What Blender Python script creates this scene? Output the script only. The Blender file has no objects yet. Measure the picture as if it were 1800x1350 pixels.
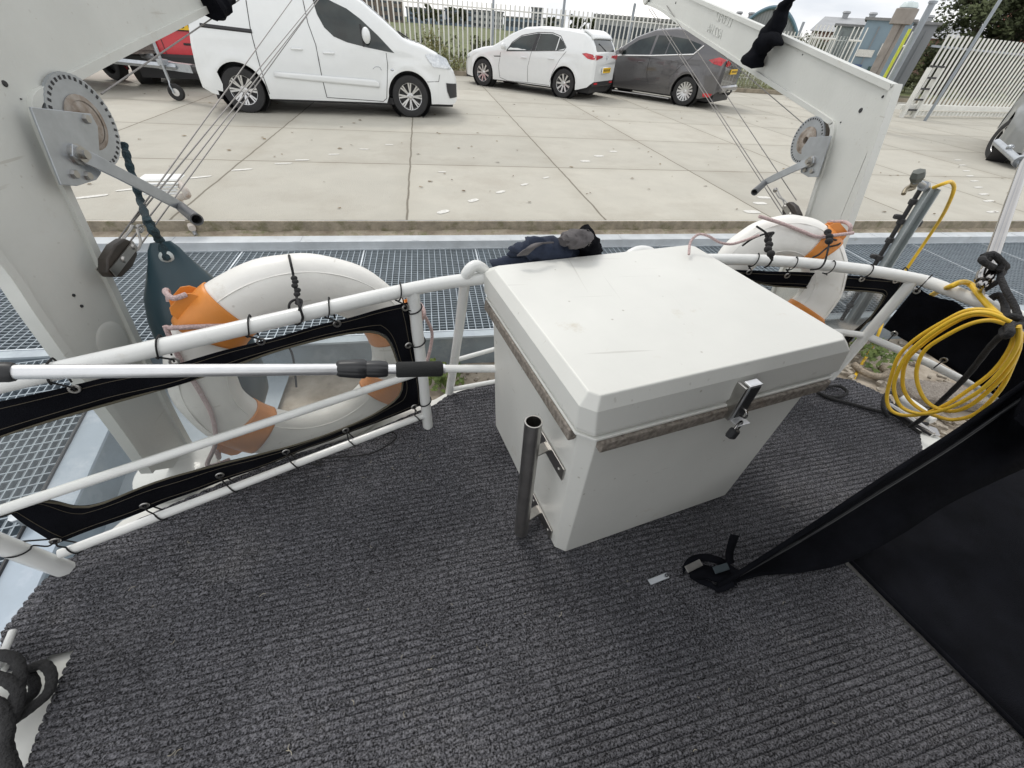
import bpy, bmesh, math, random
from mathutils import Vector, Matrix, noise
random.seed(7)
# ------------------------------------------------------------------ camera
CX, CY, FPX = 900.0, 675.0, 713.1
PITCH, ROLL, YAW = 0.72355257, 0.0819313, 0.22403428
CAM = Vector((0, 0, 1.44))
_cp, _sp = math.cos(PITCH), math.sin(PITCH)
FW = Vector((math.sin(YAW)*_cp, math.cos(YAW)*_cp, -_sp))
_rt = Vector((math.cos(YAW), -math.sin(YAW), 0)); _up = _rt.cross(FW)
RT = math.cos(ROLL)*_rt + math.sin(ROLL)*_up
UP = -math.sin(ROLL)*_rt + math.cos(ROLL)*_up
scene = bpy.context.scene
cd = bpy.data.cameras.new('camera'); cam = bpy.data.objects.new('camera', cd)
scene.collection.objects.link(cam)
cam.matrix_world = Matrix((( RT.x, UP.x, -FW.x, CAM.x), (RT.y, UP.y, -FW.y, CAM.y), (RT.z, UP.z, -FW.z, CAM.z), (0,0,0,1)))
cd.sensor_width = 36; cd.lens = 36*FPX/1800; cd.clip_start = .02; cd.clip_end = 2000
scene.camera = cam
# ------------------------------------------------------------------ world: overcast daylight
SUN_EL, SUN_ROT = math.radians(54), math.radians(338)
w = bpy.data.worlds.new('World'); scene.world = w; w.use_nodes = True
nt = w.node_tree; nt.nodes.clear(); L = nt.links
out = nt.nodes.new('ShaderNodeOutputWorld'); bg = nt.nodes.new('ShaderNodeBackground')
sky = nt.nodes.new('ShaderNodeTexSky'); sky.sky_type = 'NISHITA'; sky.sun_disc = False
sky.sun_elevation = SUN_EL; sky.sun_rotation = SUN_ROT; sky.air_density = 1.0; sky.dust_density = 3.0
tc = nt.nodes.new('ShaderNodeTexCoord'); no = nt.nodes.new('ShaderNodeTexNoise')
mp = nt.nodes.new('ShaderNodeMapping'); mp.inputs['Scale'].default_value = (1, 1, 3.5)
no.inputs['Scale'].default_value = 2.6; no.inputs['Detail'].default_value = 6
cr = nt.nodes.new('ShaderNodeValToRGB')
cr.color_ramp.elements[0].position = .36; cr.color_ramp.elements[0].color = (6.0, 6.3, 6.8, 1)
cr.color_ramp.elements[1].position = .62; cr.color_ramp.elements[1].color = (10.6, 10.4, 10.1, 1)
mx = nt.nodes.new('ShaderNodeMixRGB'); mx.inputs[0].default_value = .9
L.new(tc.outputs['Generated'], mp.inputs[0]); L.new(mp.outputs[0], no.inputs['Vector'])
L.new(no.outputs['Fac'], cr.inputs[0]); L.new(sky.outputs[0], mx.inputs[1]); L.new(cr.outputs[0], mx.inputs[2])
L.new(mx.outputs[0], bg.inputs[0]); bg.inputs[1].default_value = .122; L.new(bg.outputs[0], out.inputs[0])
sl = bpy.data.lights.new('sun', 'SUN'); sl.energy = 1.0; sl.angle = math.radians(14); sl.color = (1, .96, .9)
so = bpy.data.objects.new('sun', sl); scene.collection.objects.link(so)
_sd = Vector((math.sin(SUN_ROT)*math.cos(SUN_EL), math.cos(SUN_ROT)*math.cos(SUN_EL), math.sin(SUN_EL)))
so.rotation_euler = _sd.to_track_quat('Z', 'Y').to_euler(); so.location = (0, 0, 30)
scene.view_settings.view_transform = 'Standard'; scene.view_settings.look = 'None'
scene.view_settings.exposure = 0.25; scene.view_settings.gamma = 1
scene.cycles.max_bounces = 8; scene.cycles.transparent_max_bounces = 16
# ------------------------------------------------------------------ helpers
def ray(px, py): return RT*((px-CX)/FPX) + UP*(-(py-CY)/FPX) + FW
def P(px, py, z):
    d = ray(px, py); return CAM + d*((z-CAM.z)/d.z)
def PD(px, py, dep): return CAM + ray(px, py)*dep
class Plane:                                   # upright plane through two ground points
    def __init__(s, a, b, off=0.0):
        s.a = Vector((a[0], a[1], 0)); s.d = (Vector((b[0], b[1], 0))-s.a).normalized()
        s.n = Vector((-s.d.y, s.d.x, 0)); s.a = s.a + s.n*off
    def px(s, x, y, off=0.0):
        d = ray(x, y); return CAM + d*(((s.a + s.n*off - CAM).dot(s.n))/d.dot(s.n))
    def at(s, u, z, off=0.0): return s.a + s.d*u + s.n*off + Vector((0, 0, z))
class MB:
    def __init__(s): s.v = []; s.f = []
    def add(s, vs, fs):
        n = len(s.v); s.v += [Vector(v) for v in vs]; s.f += [tuple(i+n for i in f) for f in fs]; return s
    def box(s, c, size, ax=None, rz=0, chamf=0):
        hx, hy, hz = size[0]/2, size[1]/2, size[2]/2; c = Vector(c)
        if ax is None:
            ax = (Vector((math.cos(rz), math.sin(rz), 0)), Vector((-math.sin(rz), math.cos(rz), 0)), Vector((0, 0, 1)))
        if not chamf:
            vs = [c + ax[0]*x*hx + ax[1]*y*hy + ax[2]*z*hz for x in (-1, 1) for y in (-1, 1) for z in (-1, 1)]
            return s.add(vs, [(0,1,3,2),(4,6,7,5),(0,4,5,1),(2,3,7,6),(0,2,6,4),(1,5,7,3)])
        k = chamf; o = [(-hx+k,-hy),(hx-k,-hy),(hx,-hy+k),(hx,hy-k),(hx-k,hy),(-hx+k,hy),(-hx,hy-k),(-hx,-hy+k)]
        i = [(x*(1-k/hx), y*(1-k/hy)) for x, y in o]
        rings = [(i,-hz),(o,-hz+k),(o,hz-k),(i,hz)]
        vs = [c + ax[0]*x + ax[1]*y + ax[2]*z for r, z in rings for x, y in r]
        fs = [tuple(range(7,-1,-1)), tuple(range(24,32))]
        for r in range(3):
            for j in range(8): fs.append((r*8+j, r*8+(j+1)%8, r*8+8+(j+1)%8, r*8+8+j))
        return s.add(vs, fs)
    def tube(s, pts, r, n=12, closed=False, caps=True):
        pts = [Vector(p) for p in pts]; m = len(pts)
        rr = r if isinstance(r, (list, tuple)) else [r]*m
        t0 = (pts[1]-pts[0]).normalized(); up = Vector((0,0,1)) if abs(t0.z) < .9 else Vector((1,0,0))
        u = t0.cross(up).normalized(); vs = []
        for i, p in enumerate(pts):
            if closed: t = (pts[(i+1)%m]-pts[i-1])
            else: t = pts[min(i+1,m-1)]-pts[max(i-1,0)]
            if t.length < 1e-9: t = t0
            t.normalize(); u = (u - t*u.dot(t)); u = u.normalized() if u.length > 1e-6 else t.orthogonal().normalized()
            v = t.cross(u)
            for k in range(n):
                a = 2*math.pi*k/n; vs.append(p + (u*math.cos(a)+v*math.sin(a))*rr[i])
        fs = []
        for i in range(m if closed else m-1):
            for k in range(n):
                a = i*n+k; b = i*n+(k+1)%n; c = ((i+1)%m)*n+(k+1)%n; d = ((i+1)%m)*n+k; fs.append((a,b,c,d))
        if caps and not closed: fs += [tuple(range(n-1,-1,-1)), tuple((m-1)*n+k for k in range(n))]
        return s.add(vs, fs)
    def lathe(s, prof, org, axis, n=24, u=None, closed=False):
        axis = Vector(axis).normalized(); org = Vector(org)
        u = Vector(u).normalized() if u else axis.orthogonal().normalized(); v = axis.cross(u)
        m = len(prof); vs = [org + axis*h + (u*math.cos(2*math.pi*k/n)+v*math.sin(2*math.pi*k/n))*r for r, h in prof for k in range(n)]
        fs = []
        for i in range(m if closed else m-1):
            for k in range(n): fs.append((i*n+k, i*n+(k+1)%n, ((i+1)%m)*n+(k+1)%n, ((i+1)%m)*n+k))
        return s.add(vs, fs)
    def prism(s, pts, d):                      # closed outline extruded by vector d (n-gon faces)
        pts = [Vector(p) for p in pts]; d = Vector(d); n = len(pts)
        return s.add(pts + [p+d for p in pts], [tuple(range(n-1,-1,-1)), tuple(range(n,2*n))] + [(i,(i+1)%n,n+(i+1)%n,n+i) for i in range(n)])
    def ellip(s, c, r, n=16, m=10, ax=None):
        c = Vector(c); ax = ax or (Vector((1,0,0)),Vector((0,1,0)),Vector((0,0,1))); vs = []
        for i in range(m+1):
            th = math.pi*i/m
            for k in range(n):
                a = 2*math.pi*k/n
                vs.append(c + ax[0]*r[0]*math.sin(th)*math.cos(a) + ax[1]*r[1]*math.sin(th)*math.sin(a) + ax[2]*r[2]*math.cos(th))
        return s.add(vs, [(i*n+k, i*n+(k+1)%n, (i+1)*n+(k+1)%n, (i+1)*n+k) for i in range(m) for k in range(n)])
def cat(pts, n=8, closed=False):               # Catmull-Rom through points
    pts = [Vector(p) for p in pts]; m = len(pts); o = []
    for i in range(m if closed else m-1):
        if closed: a, b, c, d = pts[i-1], pts[i], pts[(i+1)%m], pts[(i+2)%m]
        else: a, b, c, d = pts[max(i-1,0)], pts[i], pts[i+1], pts[min(i+2,m-1)]
        for k in range(n):
            t = k/n; o.append(.5*((2*b)+(c-a)*t+(2*a-5*b+4*c-d)*t*t+(3*b-a-3*c+d)*t*t*t))
    if not closed: o.append(pts[-1])
    return o
ORG = {}                                       # world origin of each thing
def thing(name, label, cate, loc=(0,0,0), rz=0, group=None, kind=None):
    o = bpy.data.objects.new(name, None); scene.collection.objects.link(o)
    o.empty_display_size = .1
    o.location = loc; o.rotation_euler = (0,0,rz); tag(o, label, cate, group, kind)
    ORG[o] = Vector(loc); return o
def tag(o, label=None, cate=None, group=None, kind=None):
    if label: o['label'] = label
    if cate: o['category'] = cate
    if group: o['group'] = group
    if kind: o['kind'] = kind
    return o
def obj(name, mb, m, parent=None, sm=35, local=False, bev=0, solid=0, sub=0, plabel=None):
    me = bpy.data.meshes.new(name)
    vs = mb.v
    if parent is not None and not local:
        root = parent
        while root.parent: root = root.parent
        og = ORG.get(root, Vector((0,0,0))); vs = [v-og for v in vs]
    elif parent is None:
        og = sum(vs, Vector())/max(1,len(vs)); vs = [v-og for v in vs]
    me.from_pydata([tuple(v) for v in vs], [], mb.f); me.validate(); me.update()
    bm = bmesh.new(); bm.from_mesh(me); bmesh.ops.remove_doubles(bm, verts=bm.verts, dist=1e-6)
    bmesh.ops.recalc_face_normals(bm, faces=bm.faces); bm.to_mesh(me); bm.free()
    me.materials.append(m)
    if sm:
        me.polygons.foreach_set('use_smooth', [True]*len(me.polygons)); me.set_sharp_from_angle(angle=math.radians(sm))
    o = bpy.data.objects.new(name, me); scene.collection.objects.link(o)
    if parent is not None: o.parent = parent
    else: o.location = og; ORG[o] = og
    if solid: md = o.modifiers.new('s','SOLIDIFY'); md.thickness = solid; md.offset = 0
    if sub: md = o.modifiers.new('d','SUBSURF'); md.levels = sub; md.render_levels = sub
    if bev: md = o.modifiers.new('b','BEVEL'); md.width = bev; md.segments = 2; md.limit_method = 'ANGLE'; md.angle_limit = math.radians(35)
    if plabel: o['label'] = plabel
    return o
def struct(name, mb, m, sm=0, kind='structure'):
    o = obj(name, mb, m, None, sm); o['kind'] = kind; return o
# ------------------------------------------------------------------ materials
def N(nt, t, **kw):
    n = nt.nodes.new(t)
    for k, v in kw.items(): n.inputs[k.replace('_',' ')].default_value = v
    return n
def mat(name, col, rough=.5, metal=0, var=.12, sc=8, bump=0, bsc=60, col2=None, stain=None, spec=.5, coat=0, sstain=3, amt=.55):
    m = bpy.data.materials.new(name); m.use_nodes = True; nt = m.node_tree; b = nt.nodes['Principled BSDF']
    b.inputs['Roughness'].default_value = rough; b.inputs['Metallic'].default_value = metal
    b.inputs['Specular IOR Level'].default_value = spec; b.inputs['Coat Weight'].default_value = coat
    tc = N(nt,'ShaderNodeTexCoord'); no = N(nt,'ShaderNodeTexNoise', Scale=sc, Detail=6, Roughness=.6)
    nt.links.new(tc.outputs['Object'], no.inputs['Vector'])
    mx = N(nt,'ShaderNodeMixRGB'); c = col
    mx.inputs[1].default_value = (*[max(0,x*(1-var)) for x in c],1)
    mx.inputs[2].default_value = (*( [min(1,x*(1+var)) for x in c] if col2 is None else col2),1)
    rp = N(nt,'ShaderNodeMapRange'); rp.inputs['From Min'].default_value=.3; rp.inputs['From Max'].default_value=.7
    nt.links.new(no.outputs['Fac'], rp.inputs[0]); nt.links.new(rp.outputs[0], mx.inputs[0])
    last = mx
    if stain:
        n2 = N(nt,'ShaderNodeTexNoise', Scale=sstain, Detail=8, Roughness=.7); nt.links.new(tc.outputs['Object'], n2.inputs['Vector'])
        r2 = N(nt,'ShaderNodeMapRange'); r2.inputs['From Min'].default_value=amt; r2.inputs['From Max'].default_value=amt+.15
        nt.links.new(n2.outputs['Fac'], r2.inputs[0])
        m2 = N(nt,'ShaderNodeMixRGB'); m2.inputs[2].default_value = (*stain,1)
        nt.links.new(mx.outputs[0], m2.inputs[1]); nt.links.new(r2.outputs[0], m2.inputs[0]); last = m2
    nt.links.new(last.outputs[0], b.inputs['Base Color'])
    rr = N(nt,'ShaderNodeMapRange'); rr.inputs['To Min'].default_value=max(.02,rough*.85); rr.inputs['To Max'].default_value=min(1,rough*1.15)
    nt.links.new(no.outputs['Fac'], rr.inputs[0]); nt.links.new(rr.outputs[0], b.inputs['Roughness'])
    if bump:
        nb = N(nt,'ShaderNodeTexNoise', Scale=bsc, Detail=5); nt.links.new(tc.outputs['Object'], nb.inputs['Vector'])
        bp = N(nt,'ShaderNodeBump', Strength=bump, Distance=.01); nt.links.new(nb.outputs['Fac'], bp.inputs['Height'])
        nt.links.new(bp.outputs[0], b.inputs['Normal'])
    return m
def glassy(name, tint, mixf, rough=.03, fk=1.0):
    m = bpy.data.materials.new(name); m.use_nodes = True; nt = m.node_tree; nt.nodes.remove(nt.nodes['Principled BSDF'])
    o = nt.nodes['Material Output']; t = N(nt,'ShaderNodeBsdfTransparent'); t.inputs[0].default_value = (*tint,1)
    g = N(nt,'ShaderNodeBsdfGlossy', Roughness=rough); g.inputs[0].default_value = (.9,.9,.9,1)
    d = N(nt,'ShaderNodeBsdfDiffuse'); d.inputs[0].default_value = (.55,.57,.58,1)
    fr = N(nt,'ShaderNodeFresnel', IOR=1.45)
    m1 = N(nt,'ShaderNodeMixShader'); m1.inputs[0].default_value = mixf
    nt.links.new(t.outputs[0], m1.inputs[1]); nt.links.new(d.outputs[0], m1.inputs[2])
    m2 = N(nt,'ShaderNodeMixShader'); fm = N(nt,'ShaderNodeMath'); fm.operation='MULTIPLY'; fm.inputs[1].default_value=fk; nt.links.new(fr.outputs[0], fm.inputs[0]); nt.links.new(fm.outputs[0], m2.inputs[0])
    nt.links.new(m1.outputs[0], m2.inputs[1]); nt.links.new(g.outputs[0], m2.inputs[2]); nt.links.new(m2.outputs[0], o.inputs[0])
    return m
M = {}
M['white'] = mat('white_gloss_paint', (.74,.75,.73), .28, var=.04, coat=.3, stain=(.55,.53,.47), sstain=5, amt=.66)
M['davit'] = mat('pale_davit_paint', (.585,.595,.56), .36, var=.05, sc=4, stain=(.50,.48,.42), sstain=7, amt=.62, bump=.08, bsc=90)
M['grp'] = mat('white_fibreglass', (.665,.668,.63), .42, var=.035, sc=5, stain=(.56,.53,.455), sstain=9, amt=.62, bump=.03, bsc=120)
M['chrome'] = mat('polished_steel', (.38,.37,.36), .13, 1, var=.05)
M['satin'] = mat('brushed_steel', (.42,.41,.39), .33, 1, var=.12, sc=30)
M['alu'] = mat('anodised_aluminium', (.70,.71,.72), .38, .85, var=.05, sc=40)
M['galv'] = mat('galvanised_steel', (.50,.54,.57), .48, .65, var=.16, sc=14, stain=(.62,.66,.70), sstain=5, amt=.5)
M['grate'] = mat('galvanised_grating', (.29,.335,.37), .5, .5, var=.15, sc=10)
M['zinc'] = mat('zinc_plated_steel', (.42,.445,.47), .34, .75, var=.12, sc=20, stain=(.36,.33,.30), sstain=16, amt=.66)
M['rust'] = mat('rusty_drum_steel', (.30,.21,.14), .8, .2, var=.4, sc=30, col2=(.45,.42,.38))
M['wire'] = mat('steel_wire', (.22,.21,.20), .5, .6, var=.3, sc=200)
M['black'] = mat('black_plastic', (.018,.019,.021), .42, var=.2)
M['rubber'] = mat('tyre_rubber', (.022,.022,.023), .75, var=.3, bump=.2, bsc=80)
M['foam'] = mat('black_foam', (.014,.015,.015), .95, var=.2, bump=.3, bsc=400)
M['canvas'] = mat('black_canvas', (.0065,.007,.0095), .97, var=.45, sc=9, bump=.5, bsc=420, spec=.06)
M['cord'] = mat('black_cord', (.014,.014,.015), .85, var=.3, bump=.4, bsc=500)
M['rope'] = mat('black_rope', (.020,.020,.021), .9, var=.4, sc=120, bump=.9, bsc=160)
M['navyrope'] = mat('dark_teal_rope', (.018,.040,.050), .85, var=.5, sc=90, bump=1, bsc=140)
M['grab'] = mat('pink_grey_braid', (.50,.38,.37), .85, var=.35, sc=260, bump=.5, bsc=300)
M['buoy'] = mat('buoy_white_vinyl', (.80,.79,.75), .42, var=.05, sc=7, stain=(.58,.54,.46), sstain=6, amt=.6, bump=.15, bsc=25)
M['orange'] = mat('orange_vinyl_band', (.68,.25,.045), .42, var=.12, sc=9, bump=.15, bsc=20)
M['fender'] = mat('dark_teal_fender', (.012,.038,.052), .34, var=.15, sc=6)
M['yellow'] = mat('yellow_hose', (.72,.46,.03), .38, var=.1, sc=30, stain=(.5,.34,.05), sstain=20, amt=.62)
M['wood'] = mat('weathered_teak', (.17,.14,.11), .85, var=.4, sc=90, col2=(.30,.27,.235), bump=.5, bsc=90, stain=(.16,.10,.06), sstain=9, amt=.6)
M['navy'] = mat('navy_fabric', (.018,.027,.052), .9, var=.3, sc=10, bump=.3, bsc=300)
M['taupe'] = mat('taupe_reflective_fabric', (.085,.078,.08), .7, var=.2, sc=20, bump=.2, bsc=200)
M['vinylwin'] = glassy('clear_vinyl', (.90,.91,.89), .19, .10, .45)
M['carwhite'] = mat('white_car_paint', (.76,.78,.78), .2, var=.015, coat=.8)
M['cargrey'] = mat('dark_grey_car_paint', (.11,.107,.11), .25, .4, var=.03, coat=1)
M['carred'] = mat('red_car_paint', (.62,.02,.03), .25, var=.05, coat=.8)
M['carglass'] = mat('dark_car_glass', (.018,.026,.026), .05, var=.5, sc=2.5, spec=.6)
M['trim'] = mat('dark_trim', (.025,.025,.027), .55, var=.2)
M['rim'] = mat('silver_alloy', (.66,.66,.66), .28, .8, var=.06)
M['lens'] = mat('clear_lamp_lens', (.62,.65,.68), .08, .3, var=.2, sc=30, coat=1)
M['redlens'] = mat('red_lamp_lens', (.50,.010,.02), .12, var=.5, sc=12, coat=1)
M['plate'] = mat('yellow_number_plate', (.80,.50,.02), .4, var=.05)
M['ink'] = mat('black_ink', (.02,.02,.02), .5)
M['mark'] = mat('white_worn_paint', (.63,.62,.58), .7, var=.2, sc=30)
M['greytank'] = mat('grey_vehicle_paint', (.24,.25,.25), .4, .2, var=.08, coat=.3)

def add_scuffs(m, col=(.45,.44,.40), spk=.5):          # thin random scratches and dark specks on a painted surface
    nt = m.node_tree; b = nt.nodes['Principled BSDF']; src = b.inputs['Base Color'].links[0].from_socket
    tc = N(nt,'ShaderNodeTexCoord'); last = src
    for k, (rot, sc) in enumerate(((.5,(2.2,60,60)),(-.9,(60,2.0,60)),(1.3,(3,75,75)))):
        mp = N(nt,'ShaderNodeMapping'); mp.inputs['Rotation'].default_value = (0,0,rot); mp.inputs['Scale'].default_value = sc
        no = N(nt,'ShaderNodeTexNoise', Scale=1.0, Detail=3, Roughness=.4); nt.links.new(tc.outputs['Object'], mp.inputs[0]); nt.links.new(mp.outputs[0], no.inputs['Vector'])
        r = N(nt,'ShaderNodeMapRange'); r.inputs['From Min'].default_value=.73; r.inputs['From Max'].default_value=.78; r.inputs['To Max'].default_value=.5
        nt.links.new(no.outputs['Fac'], r.inputs[0]); mx = N(nt,'ShaderNodeMixRGB'); mx.inputs[2].default_value=(*col,1)
        nt.links.new(last, mx.inputs[1]); nt.links.new(r.outputs[0], mx.inputs[0]); last = mx.outputs[0]
    vo = N(nt,'ShaderNodeTexVoronoi', Scale=17.0); nt.links.new(tc.outputs['Object'], vo.inputs['Vector'])
    r = N(nt,'ShaderNodeMapRange'); r.inputs['From Min'].default_value=.03; r.inputs['From Max'].default_value=.07; r.inputs['To Min'].default_value=spk; r.inputs['To Max'].default_value=0
    nt.links.new(vo.outputs['Distance'], r.inputs[0]); mx = N(nt,'ShaderNodeMixRGB'); mx.inputs[2].default_value=(.22,.18,.13,1)
    nt.links.new(last, mx.inputs[1]); nt.links.new(r.outputs[0], mx.inputs[0]); nt.links.new(mx.outputs[0], b.inputs['Base Color'])
add_scuffs(M['grp']); add_scuffs(M['davit'], (.40,.38,.33), .15); add_scuffs(M['buoy'], (.55,.52,.46), .3)
# ------------------------------------------------------------------ yard, quay, ground
GX0, GY0, GS = -.236, 3.98, 1.99
def mat_slabs():
    m = mat('concrete_slabs', (.432,.415,.360), .85, var=.06, sc=2.2, bump=.5, bsc=90, stain=(.39,.368,.315), sstain=1.0, amt=.50)
    nt = m.node_tree; b = nt.nodes['Principled BSDF']; src = b.inputs['Base Color'].links[0].from_socket
    g = N(nt,'ShaderNodeNewGeometry'); sp = N(nt,'ShaderNodeSeparateXYZ'); nt.links.new(g.outputs['Position'], sp.inputs[0])
    wn = N(nt,'ShaderNodeTexNoise', Scale=3.0, Detail=4); nt.links.new(g.outputs['Position'], wn.inputs['Vector'])
    def math_(op, a, b_=None, c=None):
        n = nt.nodes.new('ShaderNodeMath'); n.operation = op
        for i, v in enumerate((a, b_, c)):
            if v is None: continue
            if isinstance(v, (int, float)): n.inputs[i].default_value = v
            else: nt.links.new(v, n.inputs[i])
        return n.outputs[0]
    ds, ids = [], []
    wob = math_('MULTIPLY', math_('SUBTRACT', wn.outputs['Fac'], .5), .03)
    for ax, o0 in (('X', GX0), ('Y', GY0)):
        u = math_('DIVIDE', math_('SUBTRACT', math_('ADD', sp.outputs[ax], wob), o0), GS)
        fr = math_('FRACT', u); ids.append(math_('FLOOR', u))
        ds.append(math_('MULTIPLY', math_('MINIMUM', fr, math_('SUBTRACT', 1.0, fr)), GS))
    d = math_('MINIMUM', ds[0], ds[1])
    cb = N(nt,'ShaderNodeCombineXYZ'); nt.links.new(ids[0], cb.inputs[0]); nt.links.new(ids[1], cb.inputs[1])
    wh = nt.nodes.new('ShaderNodeTexWhiteNoise'); wh.noise_dimensions = '2D'; nt.links.new(cb.outputs[0], wh.inputs['Vector'])
    hs = N(nt,'ShaderNodeHueSaturation'); nt.links.new(math_('MULTIPLY_ADD', wh.outputs['Value'], .16, .92), hs.inputs['Value'])
    nt.links.new(src, hs.inputs['Color'])
    # small dark specks and fine speckle
    vo = N(nt,'ShaderNodeTexVoronoi', Scale=3.2); nt.links.new(g.outputs['Position'], vo.inputs['Vector'])
    sk = N(nt,'ShaderNodeMapRange'); sk.inputs['From Min'].default_value=.02; sk.inputs['From Max'].default_value=.045; sk.inputs['To Min'].default_value=.28; sk.inputs['To Max'].default_value=0
    nt.links.new(vo.outputs['Distance'], sk.inputs[0])
    m1 = N(nt,'ShaderNodeMixRGB'); m1.inputs[2].default_value=(.16,.12,.08,1); nt.links.new(sk.outputs[0], m1.inputs[0]); nt.links.new(hs.outputs[0], m1.inputs[1])
    jn = N(nt,'ShaderNodeMapRange'); jn.inputs['From Min'].default_value=.006; jn.inputs['From Max'].default_value=.015; jn.inputs['To Min'].default_value=.85; jn.inputs['To Max'].default_value=0
    nt.links.new(d, jn.inputs[0])
    m2 = N(nt,'ShaderNodeMixRGB'); m2.inputs[2].default_value=(.10,.085,.06,1); nt.links.new(jn.outputs[0], m2.inputs[0]); nt.links.new(m1.outputs[0], m2.inputs[1])
    ed = N(nt,'ShaderNodeMapRange'); ed.inputs['From Min'].default_value=.02; ed.inputs['From Max'].default_value=.20; ed.inputs['To Min'].default_value=.12; ed.inputs['To Max'].default_value=0
    nt.links.new(d, ed.inputs[0]); m3 = N(nt,'ShaderNodeMixRGB'); m3.inputs[2].default_value=(.26,.23,.17,1)
    nt.links.new(ed.outputs[0], m3.inputs[0]); nt.links.new(m2.outputs[0], m3.inputs[1]); nt.links.new(m3.outputs[0], b.inputs['Base Color'])
    return m
mslab = mat_slabs()
def sheet(name, x0, x1, y0, y1, z, m, nx=1, ny=1, kind='structure', fn=None):
    b = MB(); vs = []
    for j in range(ny+1):
        for i in range(nx+1):
            x = x0+(x1-x0)*i/nx; y = y0+(y1-y0)*j/ny; vs.append((x, y, z + (fn(x,y) if fn else 0)))
    b.add(vs, [(j*(nx+1)+i, j*(nx+1)+i+1, (j+1)*(nx+1)+i+1, (j+1)*(nx+1)+i) for j in range(ny) for i in range(nx)])
    return struct(name, b, m, sm=40, kind=kind)
mfield = mat('grass_field', (.10,.125,.04), .95, var=.35, sc=.35, col2=(.15,.17,.06))
mgrass = mat('rough_grass', (.115,.12,.045), .95, var=.5, sc=1.6, col2=(.17,.15,.08))
msand = mat('sandy_concrete', (.34,.28,.21), .95, var=.3, sc=6, col2=(.46,.41,.34), bump=1.0, bsc=26, stain=(.16,.13,.10), sstain=9, amt=.57)
mledge = mat('mossy_concrete_edge', (.34,.27,.20), .95, var=.35, sc=9, col2=(.42,.37,.29), bump=1, bsc=40, stain=(.20,.20,.10), sstain=12, amt=.52)
mface = mat('stained_slab_edge', (.27,.235,.18), .95, var=.25, sc=12, bump=.8, bsc=50, stain=(.15,.14,.08), sstain=7, amt=.5)
sheet('ground', -600, 900, 17.2, 1500, -.03, mfield)
sheet('quay_pavement', -60, 90, 3.984, 17.62, 0, mslab)
b = MB(); b.box((15, 3.97, -.30), (150, .028, .595)); struct('quay_edge', b, mface)
b = MB(); rs = random.Random(3)
vs = []; nx = 420
for i in range(nx+1):
    x = -9+30*i/nx
    for j, (y, z) in enumerate(((3.955,-.085),(3.90,-.098),(3.84,-.112),(3.80,-.2))):
        q = noise.noise(Vector((x*6, y*20, 1.3)))*.016; vs.append((x, y, z+q))
b.add(vs, [(i*4+j, i*4+j+1, i*4+j+5, i*4+j+4) for i in range(nx) for j in range(3)])
struct('quay_ledge', b, mledge, sm=50)
sheet('dock_floor', -9, 16, -6, 3.96, -.46, msand, 250, 100, fn=lambda x,y: noise.noise(Vector((x*2.2,y*2.2,0)))*.03+noise.noise(Vector((x*9,y*9,4)))*.012)
mweb = mat('blue_grey_beam_web', (.27,.32,.36), .55, .3, var=.2, sc=3, stain=(.38,.42,.45), sstain=2.5, amt=.52)
sheet('dock_floor_steel', -9, -1.02, -6, 2.33, -.425, mat('blue_grey_steel_floor', (.36,.41,.45), .7, var=.2, sc=2, stain=(.26,.30,.33), sstain=2, amt=.5), 20, 20, fn=lambda x,y: 0)
# verge with kerb beyond the cars
b = MB(); b.box((5, 17.70, .055), (60, .13, .15), rz=0); kk = struct('kerb', b, mat('old_kerb_stone', (.30,.26,.20), .9, var=.3, sc=4, bump=.5, bsc=30))
sheet('verge', -40, 60, 17.76, 19.2, .11, mgrass, 200, 6, fn=lambda x,y: noise.noise(Vector((x*1.5,y*1.5,0)))*.05)
# painted dashes on the slabs (worn white patches in two rows)
b = MB()
def dash(px, py, L_, W_, ang):
    c = P(px, py, .004); n = 12; pts = []
    for k in range(n):
        a = 2*math.pi*k/n; r = 1+.14*noise.noise(Vector((px, k*1.7, py)))
        x = L_/2*abs(math.cos(a))**.6*math.copysign(1,math.cos(a))*r; y = W_/2*abs(math.sin(a))**.6*math.copysign(1,math.sin(a))*r
        ca, sa = math.cos(ang), math.sin(ang); pts.append((c.x+x*ca-y*sa, c.y+x*sa+y*ca, .004))
    b.add(pts, [tuple(range(n))])
for px, py, l, w_, a in ((162,345,.24,.06,.5),(352,311,.22,.055,.5),(425,298,.22,.055,.4),(498,287,.2,.05,.2),(531,281,.17,.05,.2),(587,271,.14,.05,.2),(640,262,.13,.05,.1),(684,254,.12,.05,.1),(225,333,.2,.05,.5),
    (779,372,.15,.075,.7),(832,352,.14,.07,.7),(880,337,.14,.06,.7),(922,324,.13,.05,.7),(960,312,.12,.04,.7),(1029,283,.16,.09,.2),(1053,274,.16,.09,.2),(1078,266,.14,.08,.2),
    (1322,372,.2,.1,0),(1336,357,.18,.09,0),(1343,347,.18,.09,0),(1684,281,.2,.055,.2),(1692,290,.2,.055,.2),(1699,300,.2,.055,.2),(1705,309,.2,.055,.2),(1713,318,.2,.055,.2),(1720,329,.2,.055,.2),(1729,341,.22,.06,.2),(1738,353,.24,.06,.2),(1745,372,.24,.06,.2),(777,302,.1,.04,.2)):
    dash(px, py, l, w_, a)
struct('painted_marks', b, M['mark'])
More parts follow.
